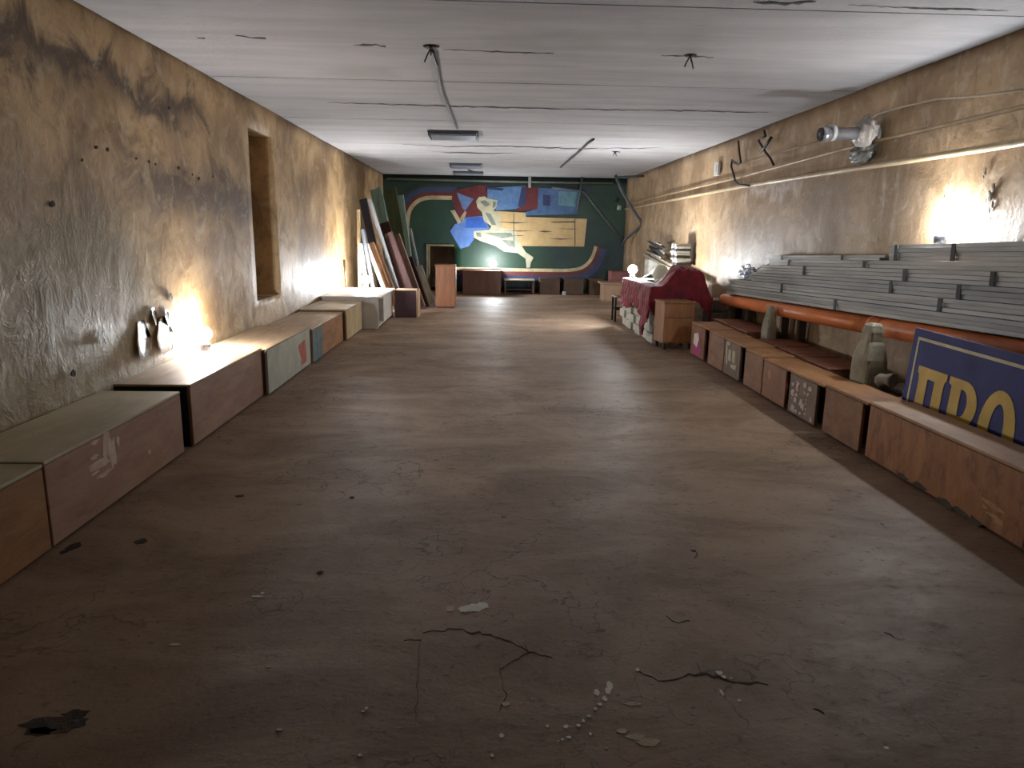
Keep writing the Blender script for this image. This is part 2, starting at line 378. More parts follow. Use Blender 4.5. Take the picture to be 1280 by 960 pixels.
for i, a in enumerate([(178, 424, 20, 46, .03), (205, 418, 22, 44, .03), (213, 374, 7, 16, .035), (192, 396, 8, 22, .03), (129, 421, 3, 16, .015), (209, 397, 9, 20, .03)]): flake(*a, seed=i)
HOLE = M('nail_hole', (62, 44, 26), (46, 32, 18), 9, .9, .2)
def hole(px, py, r, seed, parent, xx, dx, mat=HOLE):
    c = on(px, py, 0, xx); return link_mesh('chipped_hole', blob(bm_new(), c, r*.8, r*.65, Y_, Z_, (dx, 0, 0), 9, .35, seed), mat, parent)
for i, (a, b, r) in enumerate([(120, 184, .018), (134, 187, .018), (170, 198, .014), (186, 202, .016), (194, 205, .014), (223, 210, .02), (248, 223, .025), (266, 221, .018), (102, 200, .012), (211, 135, .016), (65, 255, .03), (91, 467, .03),  (240, 218, .014), (350, 300, .012)]):
    hole(a, b, r, i, wl, XL, .006)
# scar of broken plaster on the right wall beside the lamp
SCAR = M('broken_plaster', (150, 138, 122), (96, 80, 62), 12, .8, .6)
for i, (a, b, r) in enumerate([(1231, 214, .022), (1229, 222, .014), (1241, 235, .028), (1237, 245, .035), (1240, 256, .022), (1236, 263, .016), (1238, 273, .012), (1232, 250, .012), (1180, 247, .013), (1110, 168, .010), (1158, 153, .010), (1098, 300, .02)]):
    c = on(a, b, 0, XR); bm = bm_new(); bmesh.ops.create_icosphere(bm, subdivisions=2, radius=r)
    for v in bm.verts: v.co = Vector((v.co.x*.2, v.co.y*.8, v.co.z*1.25))*(1+.35*noise.noise(v.co*60+Vector((i, 0, 0)))) + c
    link_mesh('plaster_chip', bm, SCAR, wr)

# ------------------------------------------------------------------ lamps
BASEM = M('lamp_base_black', (52, 52, 58), (40, 40, 46), 6, .45, .05)
NECKM = M('lamp_neck_white', (210, 210, 205), (190, 190, 186), 6, .5, .05)
def lamp(x, y, z, label, r=.062, rb=.046, hb=.062, power=1.0):
    t = Thing('globe_lamp', label, 'lamp', (x, y, z), 'white globe lamps about the room', local=True)
    t.part('lamp_base', lathe([(rb*.94, 0), (rb, .004), (rb, hb-.006), (rb*.9, hb)], 20), BASEM)
    t.part('lamp_neck', lathe([(rb*.55, hb), (rb*.6, hb+.02)], 16), NECKM)
    prof = [(.012 if a == 0 else r*math.sin(math.pi*(.12+.88*a/10)), hb+.02+r*.93-r*math.cos(math.pi*(.12+.88*a/10))) for a in range(11)]
    prof[0] = (rb*.5, hb+.018); prof[-1] = (.002, prof[-1][1])
    t.part('globe', lathe(prof, 18), glow_material(LAMP_STRENGTH*power*(.062/r)**2))
    return t

# ------------------------------------------------------------------ wooden boxes
def crate(name, label, x0, x1, y0, y1, h, face, ftop, fbody, fpanel, group=None, topt=.018, gap=None, inset=.012, bottom=.012, cat='box', recess_=None):
    """box bench: body, top board, front panel on the face x0 or x1; gap=(near,far) leaves dark slots beside the panel"""
    t = Thing(name, label, cat, ((x0+x1)/2, (y0+y1)/2, 0), group)
    th = .016
    bm = bm_new()
    if face > 0: add_box(bm, x0, x1-inset-th, y0+.006, y1-.006, .0, h-topt, .003)
    else: add_box(bm, x0+(recess_ or inset+th), x1, y0+.006, y1-.006, .0, h-topt, .003)
    t.part('body', bm, fbody)
    t.part('top_board', box(x0, x1, y0, y1, h-topt+.0005, h, .004), ftop)
    g0, g1 = gap or (.0, .0)
    px0, px1 = (x1-inset-th+.001, x1-.002) if face > 0 else (x0+.002, x0+inset+th-.001)
    p = t.part('front_panel', box(px0, px1, y0+g0+.002, y1-g1-.002, bottom, h-topt-.002, .004), fpanel)
    t.panel = p; return t
PINKW = M('pink_plywood', (162, 126, 102), (142, 104, 80), 4, .55, .15, (1, .5, 2), (120, 82, 60), 5, .56, .7, .6)
ORNW = M('orange_plywood', (156, 112, 66), (128, 86, 44), 4, .55, .15, (1, .6, 2), (96, 54, 24), 4, .55, .7, .6)
PALET = M('pale_top', (190, 178, 148), (170, 156, 124), 3, .6, .12, (1, .4, 1), (146, 132, 104), 4, .58, .75, .5)
WOODT = M('wood_top', (196, 172, 142), (176, 148, 116), 4, .5, .12, (3, .4, 1), (140, 112, 84), 5, .58, .72, .6)
DARKB = M('dark_box_side', (26, 32, 48), (18, 22, 34), 5, .6, .1)
BROWNB = M('box_side_brown', (120, 90, 64), (92, 66, 44), 4, .65, .15)
PALEG = M('pale_green_paint', (186, 186, 168), (168, 168, 150), 4, .55, .1, spot=(140, 132, 112), spotlo=.6, spothi=.75)
TEAL = M('teal_paint', (88, 116, 116), (70, 92, 92), 6, .55, .1)
LB = 'plywood boxes along the left wall'
a = crate('plywood_box', 'orange-brown plywood box with pale top, adjoining the box with a torn white patch', XL+.02, -2.03, 1.75, 3.235, .425, 1, PALET, BROWNB, ORNW, LB)
b_ = crate('plywood_box', 'long pinkish plywood box with a torn white paper patch on its front', XL+.02, -2.03, 3.245, 4.755, .43, 1, PALET, BROWNB, PINKW, LB)
bm = bm_new()
for i, (px, py, rx, ry) in enumerate([(134, 555, 6, 22), (141, 565, 5, 24), (124, 580, 12, 7), (117, 572, 6, 5), (133, 590, 11, 4), (118, 592, 6, 2), (147, 552, 2, 10), (118, 553, 6, 3), (186, 565, 2, 6)]):
    c = on(px, py, 0, -2.033); b_.part('torn_paper', blob(bm_new(), c, rx*c.y**2/(900*2.03), ry*c.y/900*.8, Y_, Z_, (.0016+.0002*i, 0, 0), 12, .4, 90+i), M('torn_paper', (206, 184, 168), (180, 150, 130), 8, .7, .2), b_.panel)
c_ = crate('plywood_box', 'pinkish plywood box with dark blue end, carrying the lamp by the peeling wall', XL+.02, -2.02, 4.895, 6.50, .445, 1, WOODT, DARKB, PINKW, LB)
d_ = crate('plywood_box', 'plywood box with pale green front and a red mark', XL+.02, -1.975, 6.515, 8.12, .435, 1, WOODT, BROWNB, PALEG, LB)
bm = bm_new(); REDP = M('red_paint', (196, 92, 64), (170, 76, 52), 9, .6, .15)
def onx(px, py, x): return on(px, py, 0, x)
for q in ([(373, 432), (381, 424), (383, 444), (378, 452), (374, 440)], [(376, 452), (383, 444), (383, 452), (377, 457)]):
    prism([onx(u, v, -1.978) for u, v in q], (.002, 0, 0), bm)
d_.part('red_mark', bm, REDP, d_.panel)
e_ = crate('plywood_box', 'low plywood box with a teal strip on its orange wooden front', XL+.02, -1.955, 8.135, 9.90, .40, 1, WOODT, BROWNB, M('orange_wood2', (176, 128, 84), (146, 98, 60), 4, .55, .15, (1, .6, 2)), LB)
e_.part('teal_strip', box(-1.9585, -1.952, 8.14, 8.62, .014, .378, .001), TEAL, e_.panel)
f_ = crate('plywood_box', 'cream plywood box beside the white cabinet', XL+.02, -1.905, 9.925, 11.14, .435, 1, M('cream_top', (206, 192, 164), (186, 170, 140), 4, .55, .1), BROWNB, M('cream_front', (196, 176, 136), (176, 152, 112), 4, .55, .12), LB)

# white cabinet and brown box beyond
WHT = M('white_laminate', (226, 222, 214), (206, 200, 190), 3, .4, .06, spot=(170, 158, 140), spotlo=.62, spothi=.75)
t = Thing('white_cabinet', 'white laminate cabinet with an open niche, holding a lamp near leaning boards', 'cabinet', (-2.1, 12.05, 0))
cx0, cx1, cy0, cy1, ch = XL+.04, -1.66, 11.2, 12.9, .5
for nm, bb in (('top_board', (cx0-.01, cx1+.05, cy0-.03, cy1+.02, ch-.028, ch)), ('side_panel', (cx0, cx1, cy0, cy0+.02, 0, ch-.029)), ('side_panel', (cx0, cx1, cy1-.02, cy1, 0, ch-.029)),
               ('bottom_board', (cx0, cx1-.003, cy0+.021, cy1-.021, .03, .05)), ('back_panel', (cx0, cx0+.01, cy0+.021, cy1-.021, .051, ch-.03)), ('partition', (cx0+.011, cx1-.003, 11.80, 11.82, .051, ch-.03)), ('door', (cx1-.018, cx1, 11.79, cy1-.004, .04, ch-.035))):
    t.part(nm, box(*bb, .003), WHT)
t = Thing('brown_box', 'dark purple-brown box with raw wood edges beside the white cabinet', 'box', (-1.4, 12.95, 0))
DKP = M('purple_laminate', (84, 58, 62), (68, 46, 52), 4, .5, .08); RAW = M('raw_edge', (196, 168, 138), (172, 142, 112), 6, .6, .1)
t.part('face', box(-1.60, -1.225, 12.75, 12.765, .01, .47, .002), DKP); t.part('side_panel', box(-1.224, -1.19, 12.745, 13.15, .0, .475, .003), RAW)
t.part('top_board', box(-1.60, -1.225, 12.75, 13.15, .471, .482, .002), RAW); t.part('body', box(-1.60, -1.226, 12.767, 13.15, .0, .47, .002), DKP)
# tall wooden bedside cabinet in front of the wall opening
ORC = M('varnished_wood', (132, 84, 52), (108, 66, 40), 3, .5, .1, (4, 4, .5))
t = Thing('wooden_cabinet', 'tall varnished wooden cabinet in front of the dark wall opening', 'cabinet', (-.81, 14.6, 0))
t.part('body', box(-1.0, -.62, 14.42, 14.84, .03, .83, .004), ORC); t.part('top_board', box(-1.015, -.605, 14.405, 14.85, .831, .855, .004), ORC)
t.part('plinth', box(-.98, -.64, 14.44, 14.82, 0, .0295, .002), M('dark_plinth', (70, 44, 28)))
t.part('door', box(-.6195, -.602, 14.43, 14.83, .04, .82, .002), ORC)

# ------------------------------------------------------------------ boards leaning in the back left corner
def board(label, tp, bp, wpx, y, col, thick=.025, y2=None, yaw=.6, mat=None, tex=True):
    """plank from pixel bp (bottom, at depth y) to tp (top, at depth y2)"""
    y2 = y2 or y; B = on(*bp, 1, y); T = on(*tp, 1, y2)
    d = (T-B).normalized(); L = (T-B).length
    if B.z > .05:
        k_ = B.z/d.z; B = B-d*k_; L += k_
    else: L += B.z/d.z; B = B-d*(B.z/d.z)
    wv = Vector((math.cos(yaw), -math.sin(yaw), 0)); wv = (wv-d*wv.dot(d)).normalized(); nv = d.cross(wv)
    wd = wpx*y/900/math.cos(yaw)
    B = B+d*(abs(wv.z)*wd/2+abs(nv.z)*thick/2+.003)
    bm = bm_new(); obox(bm, B+d*(L/2), wv, nv, d, wd, thick, L)
    for v in bm.verts:
        if v.co.x < XL+.02: v.co.x = XL+.02
        if v.co.z < .001: v.co.z = .001
        if v.co.y > YB-.02: v.co.y = YB-.02
    bmesh.ops.bevel(bm, geom=list(bm.edges), offset=.003, segments=1, affect='EDGES')
    mt = mat or M('board_'+'_'.join(str(int(c)) for c in col), col, tuple(c*.78 for c in col), 3, .6, .2, (3, 3, .6))
    loc = B
    return single('leaning_board', bm, mt, label, 'board', loc, 'boards leaning in the back left corner')
board('pale beige strip of wood standing closest to the tan wall', (448, 262), (450, 358), 4, 13.3, (190, 172, 140))
board('short white strip behind the lamp on the white cabinet', (451, 305), (458, 358), 4, 13.0, (206, 204, 196))
board('bluish grey strip leaning beside the short white strip', (453, 287), (466, 358), 4, 13.25, (120, 132, 148))
board('dark navy panel leaning behind the pale strips', (454, 250), (478, 362), 10, 14.3, (34, 38, 52))
board('narrow white batten leaning above the lamp', (459, 306), (480, 362), 4, 13.35, (216, 212, 200))
board('plain light brown board leaning beside the white batten', (465, 305), (486, 364), 7, 13.6, (140, 104, 78))
board('pinkish brown board with worn edge leaning beside the light brown board', (470, 307), (492, 366), 6, 13.75, (170, 136, 116))
board('long grey-blue strip crossing in front of the teal panel', (462, 250), (499, 368), 5, 13.9, (150, 152, 156))
board('tall teal green panel leaning against the tan wall', (470, 238), (494, 352), 15, 15.2, (150, 184, 170), y2=15.4)
board('tall dark olive green panel beside the teal panel', (488, 237), (508, 352), 15, 15.8, (84, 94, 64))
board('narrow light teal panel beside the olive green panel', (500, 245), (514, 350), 9, 16.2, (150, 184, 174))
board('dark maroon board behind the brown boards', (481, 280), (505, 366), 13, 14.9, (58, 32, 34))
board('wide dark brown board leaning over the purple-brown box', (486, 293), (513, 368), 11, 14.1, (92, 66, 64))
board('pinkish brown plank with rounded top leaning over the purple-brown box', (496, 295), (525, 376), 9, 14.3, (146, 116, 106))
board('dark maroon strip leaning beside the white plank', (513, 322), (534, 384), 6, 14.45, (62, 38, 38))
board('thin white rod standing behind the short white plank', (513, 286), (527, 352), 2.4, 15.3, (190, 196, 198))
board('short white plank leaning beside the tall wooden cabinet', (524, 334), (540, 381), 9, 14.95, (200, 200, 196))
board('dark green strip between the light teal panel and the rod', (506, 292), (518, 350), 4, 16.6, (30, 44, 38))
bm = tube([(-2.47, 12.96, .30), (-2.50, 13.02, .75), (-2.52, 13.05, .98)], .02, 8); tube([(-2.46, 12.95, .0), (-2.47, 12.96, .30)], .035, 8, bm)
single('wooden_stick', bm, M('dark_stick', (70, 50, 34)), 'dark brown stick standing against the tan wall behind the white cabinet', 'stick', (-2.46, 12.95, 0))

# ------------------------------------------------------------------ mural on the back wall
mur = Thing('wall_mural', 'painted mural with blue, red and cream shapes on the dark green back wall', 'mural', (.4, YB-.006, 0))
def mp(name, pts, col, layer, col2=None, sc=5):
    q = [on(x, y_, 1, YB-.006-.0022*layer) for x, y_ in pts]
    mt = M('mural_'+'_'.join(map(str, map(int, col))), col, col2 or tuple(c*.8 for c in col), sc, .55, .1)
    return mur.part(name, prism(q, (0, .002, 0)), mt)
def c6(*p): return [(480+x/7.3875, 215+y_/7.3875) for x, y_ in p]
def c7(*p): return [(560+x/7.111, 225+y_/7.111) for x, y_ in p]
def smooth(pts, k=3):
    for _ in range(k):
        q = [pts[0]]
        for a_, b2 in zip(pts, pts[1:]): q += [(a_[0]*.75+b2[0]*.25, a_[1]*.75+b2[1]*.25), (a_[0]*.25+b2[0]*.75, a_[1]*.25+b2[1]*.75)]
        pts = q+[pts[-1]]
    return pts
def band(name, path, o0, o1, col, layer):
    path = smooth(path, 2); L, R2 = [], []
    for i, p in enumerate(path):
        a_ = path[max(0, i-1)]; b2 = path[min(len(path)-1, i+1)]; tx, ty = b2[0]-a_[0], b2[1]-a_[1]; l_ = math.hypot(tx, ty)
        nx, ny = ty/l_, -tx/l_
        L.append((p[0]+nx*o0, p[1]+ny*o0)); R2.append((p[0]+nx*o1, p[1]+ny*o1))
    mt = M('mural_'+'_'.join(map(str, map(int, col))), col, tuple(c*.8 for c in col), 5, .55, .1); bm = bm_new(); v = YB-.006-.0022*layer
    for i in range(len(path)-1): prism([on(*L[i], 1, v), on(*L[i+1], 1, v), on(*R2[i+1], 1, v), on(*R2[i], 1, v)], (0, .002, 0), bm)
    bmesh.ops.remove_doubles(bm, verts=bm.verts, dist=1e-5)
    return mur.part(name, bm, mt)
arc = [(509, 296), (509, 276), (512, 262), (520, 252), (532, 247), (550, 247), (570, 247.5)]
band('cream_arc', arc, -2.5, 2.5, (186, 168, 128), 1); band('red_arc', arc, 2.5, 7.5, (96, 40, 42), 1)
band('blue_arc', arc, 7.5, 13.5, (50, 66, 98), 1); band('olive_arc', arc, 13.5, 18, (36, 52, 46), 1)
low = [(568, 335.8), (627, 337), (690, 338), (716, 338), (730, 334), (740, 324), (745, 308)]
band('cream_band', low, -2, 2, (206, 188, 148), 1); band('red_band', low, -7, -2, (104, 44, 40), 1); band('blue_band', low, -14, -7, (52, 62, 104), 1); band('teal_band', low, -20, -14.2, (28, 48, 56), 1)
mp('red_field', c6((640, 172), (880, 118), (955, 118), (955, 240), (880, 330), (905, 420), (700, 430), (650, 330), (625, 250)), (104, 36, 38), 2)
mp('blue_field', c7((335, 75), (500, 62), (690, 52), (690, 225), (600, 258), (430, 272), (345, 180)), (94, 130, 172), 2, (70, 104, 152))
mp('navy_edge', c7((655, 62), (690, 58), (690, 225), (620, 240)), (44, 58, 104), 3)
mp('navy_streak', c7((340, 60), (500, 75), (480, 95), (345, 80)), (40, 52, 92), 3)
mp('red_field', c7((690, 62), (805, 68), (795, 255), (590, 282), (640, 235)), (104, 36, 38), 2)
mp('blue_field', c7((805, 70), (1170, 90), (1150, 302), (690, 316), (690, 285), (795, 255)), (76, 108, 150), 2, (58, 88, 128))
mp('navy_patch', c7((845, 132), (912, 135), (905, 232), (845, 225)), (36, 48, 92), 3); mp('teal_patch', c7((985, 98), (1155, 108), (1140, 240), (980, 225)), (100, 142, 158), 3)
mp('blue_triangle', c7((78, 112), (228, 168), (150, 275), (128, 250)), (98, 128, 176), 3)
mp('blue_shape', c7((160, 332), (305, 320), (372, 432), (232, 458), (228, 530), (185, 588), (110, 612), (50, 512), (18, 455), (60, 392), (120, 370)), (92, 128, 184), 3, (76, 108, 170))
mp('blue_patch', c7((165, 335), (300, 328), (355, 425), (150, 425)), (48, 96, 188), 4)
mp('cream_leg', c7((22, 272), (58, 264), (120, 372), (92, 392)), (176, 162, 132), 4); mp('cream_leg', c7((148, 278), (166, 282), (134, 372), (104, 342)), (176, 162, 132), 4)
mp('wood_panel', c7((415, 276), (690, 290), (692, 328), (1236, 345), (1210, 592), (620, 586), (480, 560), (380, 440), (420, 420)), (200, 174, 124), 3, (186, 156, 106))
for q in (((900, 372), (1130, 366), (1130, 378), (940, 380)), ((800, 455), (860, 450), (930, 458), (860, 466)), ((960, 430), (1170, 436), (1080, 440)), ((890, 518), (1125, 522), (1000, 530)), ((430, 372), (720, 378), (600, 386)), ((500, 450), (760, 450), (640, 458)), ((570, 494), (690, 490), (640, 499))): mp('dark_slit', c7(*q), (84, 78, 72), 5)
for x in (585, 1128): mp('panel_seam', c7((x-3, 300 if x < 900 else 345), (x+3, 300 if x < 900 else 345), (x+3, 588), (x-3, 588)), (70, 58, 46), 5)
mp('cream_figure', c7((250, 190), (275, 152), (325, 145), (352, 165), (440, 180), (430, 240), (405, 270), (470, 330), (460, 420), (600, 450), (640, 560), (690, 640), (760, 688), (735, 740), (728, 778), (698, 780), (690, 700), (620, 650), (500, 636), (420, 585), (290, 542), (230, 512), (228, 455), (370, 440), (385, 410), (320, 365), (300, 285), (262, 245)), (196, 190, 160), 4, (166, 166, 144))
for q in (((285, 190), (330, 180), (380, 220), (330, 240)), ((330, 290), (380, 300), (430, 400), (390, 400)), ((320, 470), (560, 470), (580, 500), (480, 520), (390, 490)), ((470, 530), (590, 540), (600, 600), (540, 590)), ((250, 465), (290, 470), (300, 510), (255, 500)), ((400, 190), (430, 195), (420, 240), (395, 250))): mp('grey_shade', c7(*q), (128, 138, 124), 6)
# light strip and pipe under the ceiling along the back wall
t = Thing('back_pipe', 'dusty grey pipe running under the ceiling above the mural', 'pipe', (.5, YB-.07, 2.74))
t.part('tube', tube([(XL+.1, YB-.07, 2.75), (.6, YB-.075, 2.735), (XR-.35, YB-.07, 2.74)], .028, 10), M('dusty_pipe', (120, 124, 108), (96, 100, 88)))
t.part('bracket', box(1.03, 1.10, YB-.12, YB-.03, 2.60, H-.006, .006), plain('clip_white', (170, 172, 172)))
single('ceiling_cable', tube([(-2.3, YB-.05, H-.03), (-.9, YB-.06, H-.045), (.2, YB-.06, H-.035), (1.4, YB-.06, H-.05), (3.2, YB-.05, H-.03)], .014, 6), plain('black_cable', (24, 24, 24)), 'black cable along the ceiling edge above the mural', 'cable')

# ------------------------------------------------------------------ row of low cabinets under the mural
BRC = M('brown_cabinet', (104, 66, 44), (84, 52, 36), 3, .5, .1, (2, 2, .6)); BRC2 = M('brown_cabinet2', (96, 70, 46), (76, 54, 36), 3, .55, .1)
def low_cab(label, x0, x1, y0, h, mat, name='low_cabinet', cat='cabinet'):
    y1 = YB-.03; t = Thing(name, label, cat, ((x0+x1)/2, (y0+y1)/2, 0), 'low cabinets under the mural')
    t.part('body', box(x0+.005, x1-.005, y0+.018, y1, 0, h-.02, .003), mat); t.part('top_board', box(x0, x1, y0-.005, y1, h-.0195, h, .003), mat)
    t.part('door', box(x0+.008, x1-.008, y0, y0+.0175, .02, h-.024, .003), mat); return t
low_cab('wide dark brown cabinet under the mural carrying a lamp', -.57, .37, 17.62, .585, BRC)
t = Thing('open_bench', 'open bench with a pale top between brown cabinets under the mural', 'bench', (.83, 18.2, 0))
PB = M('pale_bench_top', (176, 160, 136), (150, 136, 114))
t.part('bench_top', box(.45, 1.21, 17.88, 18.5, .335, .36, .004), PB)
for x in (.46, 1.16):
    for yy in (17.90, 18.44): t.part('leg', box(x, x+.04, yy, yy+.04, 0, .3345, .003), BRC)
t.part('shelf', box(.50, 1.16, 17.95, 18.43, .10, .115, .002), BRC)
low_cab('low brown box beside the open bench under the mural', 1.33, 1.84, 17.93, .40, BRC2)
low_cab('low brown box with a white block at its foot', 1.93, 2.44, 17.98, .40, BRC2)
low_cab('low brown box partly hidden behind the beige crate', 2.57, 2.95, 18.0, .40, BRC2)
single('white_block', box(1.90, 1.985, 17.86, 17.945, 0, .085, .008), plain('white_plastic', (210, 210, 206)), 'small white block on the floor before a low brown box', 'block')
BEI = M('beige_crate', (170, 138, 110), (140, 108, 84), 4, .6, .15)
t = Thing('beige_crate', 'beige wooden crate with rim standing near the dark stool', 'crate', (2.87, 16.5, 0))
t.part('body', box(2.66, 3.10, 16.27, 16.8, 0, .385, .006), BEI); t.part('lid', box(2.60, 3.13, 16.22, 16.84, .386, .43, .006), BEI)
single('pink_box', box(2.97, 3.40, 17.15, 17.6, 0, .63, .008), M('pink_carton', (150, 92, 88), (120, 72, 70)), 'dull pink box behind the beige crate', 'box')

# dark stool by the white blocks
DST = M('dark_stool_paint', (44, 34, 32), (34, 26, 24)); t = Thing('dark_stool', 'dark painted stool beside the stack of white blocks', 'stool', (2.40, 12.62, 0))
t.part('seat', box(2.22, 2.56, 12.44, 12.80, .42, .445, .006), M('stool_seat', (140, 120, 108), (110, 92, 82)))
for x in (2.24, 2.505):
    for yy in (12.46, 12.745): t.part('leg', box(x, x+.034, yy, yy+.034, 0, .4195, .003), DST)
for yy in (12.465, 12.75): t.part('stretcher', box(2.275, 2.504, yy, yy+.022, .20, .228, .002), DST)

# ------------------------------------------------------------------ stack of white blocks with cloths
WB = M('white_block', (206, 204, 192), (176, 174, 164), 5, .75, .35, spot=(120, 112, 100), spotlo=.6, spothi=.7)
SZ = (.25, .37, .128)
bmsh = None
def white_block(x, y_, z, rz, label, group):
    global bmsh
    if bmsh is None:
        bm = box(-SZ[0]/2, SZ[0]/2, -SZ[1]/2, SZ[1]/2, 0, SZ[2], .008); bmsh = bpy.data.meshes.new('block'); bm.to_mesh(bmsh); bm.free(); bmsh.materials.append(WB)
    o = bpy.data.objects.new('silicate_block', bmsh); COL.objects.link(o); o.location = (x, y_, z); o.rotation_euler = (0, 0, rz); return tag(o, label, 'block', group)
rnd = random.Random(3)
for course in range(6):
    for i in range(6):
        yy = 9.98+.19+i*.383+(.1 if course % 2 else -.04)
        for dep in (0, 1):
            if dep == 1 and course < 4 and 0 < i < 5: continue      # not visible inside the stack
            x = 2.47+dep*.295+(rnd.uniform(-.03, .03) if dep == 0 else 0)
            z = course*(SZ[2]+.001)
            nth = ['next to the bedside cabinet', 'second from the bedside cabinet', 'third from the bedside cabinet', 'third from the dark stool', 'second from the dark stool', 'nearest the dark stool'][i]
            crs = ['bottom course', 'second course up', 'third course up', 'fourth course up', 'fifth course up', 'top course'][course]
            lab = ('white block of the stack, %s, %s' if dep == 0 else 'rear-rank white block of the stack, %s, %s') % (crs, nth)
            white_block(x, yy, z, rnd.uniform(-.012, .012)*(dep == 0), lab, 'white blocks in the stack')
for cx, cy, n in ((3.27, 14.2, 8), (3.27, 11.2, 6)):
    for k_ in range(n): white_block(cx, cy, k_*(SZ[2]+.001), rnd.uniform(-.04, .04), 'white block number %s up in the %s column under the timber bars' % (['one', 'two', 'three', 'four', 'five', 'six', 'seven', 'eight'][k_], 'taller' if n == 8 else 'shorter'), 'white blocks under the timber bars')
TOPZ = 6*(SZ[2]+.001)
def cloth_grid(fn, nu, nv, th=.006):
    """draped sheet with a real thickness: two skins offset along the local normal, joined round the rim"""
    P = [[fn(i/(nu-1), j/(nv-1)) for j in range(nv)] for i in range(nu)]; bm = bm_new(); A, B = [], []
    for i in range(nu):
        ra, rb = [], []
        for j in range(nv):
            du = P[min(i+1, nu-1)][j]-P[max(i-1, 0)][j]; dv = P[i][min(j+1, nv-1)]-P[i][max(j-1, 0)]
            n = du.cross(dv); n = n.normalized() if n.length > 1e-9 else Vector((0, 0, -1))
            if n.z > 0 or (abs(n.z) < .2 and n.x < 0): n = -n
            ra.append(bm.verts.new(P[i][j])); rb.append(bm.verts.new(P[i][j]+Vector((0, 0, -th*.8))+Vector((th*.6, 0, 0))))
        A.append(ra); B.append(rb)
    for i in range(nu-1):
        for j in range(nv-1):
            for g, o in ((A, 1), (B, -1)):
                q = (g[i][j], g[i+1][j], g[i+1][j+1], g[i][j+1]); f = bm.faces.new(q if o > 0 else q[::-1]); f.smooth = True
    rim = [(i, 0) for i in range(nu)]+[(nu-1, j) for j in range(1, nv)]+[(i, nv-1) for i in range(nu-2, -1, -1)]+[(0, j) for j in range(nv-2, 0, -1)]
    for (a, b), (c, d) in zip(rim, rim[1:]+rim[:1]): bm.faces.new((A[a][b], B[a][b], B[c][d], A[c][d]))
    return bm
def sm(a, b, x): t_ = max(0, min(1, (x-a)/(b-a))); return t_*t_*(3-2*t_)
def red(u, v):
    uu = min(u/.9, 1); y_ = 11.92-uu*2.0; drop = max(0, u-.9)/.1*.40
    hang = .38+.05*math.sin(u*9)+.34*math.exp(-((y_-10.18)/.14)**2)+.08*noise.noise(Vector((u*14, 3, 0)))
    lift = sm(10.60, 10.22, y_)
    topz = TOPZ+.018
    W = .20+.66*sm(10.58, 10.30, y_)
    s = v*(hang+W)
    P = Vector((u*6, v*4, 2)); n1 = noise.noise(P); n2 = 1-abs(noise.noise(P*2.3+Vector((3, 1, 7))))*2; n3 = 1-abs(noise.noise(P*5+Vector((1, 9, 2))))*2
    if s < hang:
        q = s/hang; fold = .05*math.sin(y_*17+3*n1)*(1-q*.75)
        x = 2.285-.02*(1-q)-abs(fold)-.012*(n3*.5+.5); z = topz-(hang-s)
    else:
        q = (s-hang)/W; x = 2.285+q*W; lift *= sm(2.40, 2.66, x)
        z = topz+lift*(.05+.10*math.sin(math.pi*min(1, q*.9+.1))+.08*math.exp(-((y_-10.2)/.25)**2)*math.exp(-((q-.45)/.22)**2))+sm(0, .15, q)*lift*(.06*n1+.06*n2+.03*n3)+.012*(n3*.5+.5)
        z -= lift*.22*sm(.78, 1.0, q)
    z -= drop*sm(hang*.7, hang+.05, s)
    return Vector((x, y_+.015*n1*(1-sm(.8, .9, u))-sm(.9, 1, u)*(.022+.02*math.sin(x*23+2*n1)), max(z, .1)))
def velvet():
    mt = M('red_velvet', (146, 22, 42), (104, 12, 28), 6, .75, .3, spot=(70, 20, 40), spotscale=4, spotlo=.55, spothi=.7)
    b = mt.node_tree.nodes['Principled BSDF']; b.inputs['Sheen Weight'].default_value = .3; return mt
single('red_cloth', cloth_grid(red, 110, 64), velvet(), 'crumpled dark red cloth draped over the white blocks', 'cloth', (2.6, 10.7, 0))
def white_sheet(u, v):
    y_ = 11.93-u*1.28; x = 2.51+v*.58
    ramp = max(0, min(1, (11.93-y_)/.98))**1.25*(1-.8*sm(10.93, 10.72, y_))
    pk = ramp*(math.exp(-((x-2.64)/.15)**2)*.75+math.exp(-((x-2.92)/.14)**2)*.45)
    fold = .02*math.sin(v*26+u*6)*sm(.1, .5, u)
    z = TOPZ+.022+.36*pk+fold*pk+.015*noise.noise(Vector((u*8, v*6, 1)))*sm(0, .12, u)
    return Vector((x, y_, max(z, TOPZ+.012)))
single('white_sheet', cloth_grid(white_sheet, 44, 26), M('white_sheet', (216, 218, 200), (200, 202, 184), 3, .8, .1), 'white sheet heaped into a peak on the white blocks beside a lamp', 'sheet', (2.7, 11.4, TOPZ))

# timber bars, bundle of papers and bundle of dark rods by the right wall
BAR = M('grey_timber', (150, 138, 120), (118, 104, 88), 4, .6, .2, (3, .4, 3))
def barz(y_): return .815+(y_-11.2)*.0855
for i, (dx, dz, lab) in enumerate(((0, 0, 'grey timber bar on the block columns, front one of the lower three'), (.075, 0, 'grey timber bar on the block columns, middle one of the lower three'), (.15, .0, 'grey timber bar on the block columns, the one against the wall'), (.04, .05, 'grey timber bar lying on top of the other three bars'))):
    ya, yb = 14.65-.15*i, 10.95+.1*i
    A = Vector((3.20+dx, ya, barz(ya)+dz)); B = Vector((3.20+dx, yb, barz(yb)+dz)); d = (B-A).normalized(); ax = Vector((1, 0, 0)); az = ax.cross(d)
    single('timber_bar', obox(bm_new(), (A+B)/2, ax, d, az, .06, (B-A).length, .045), BAR, lab, 'timber bar', A, 'timber bars by the right wall')
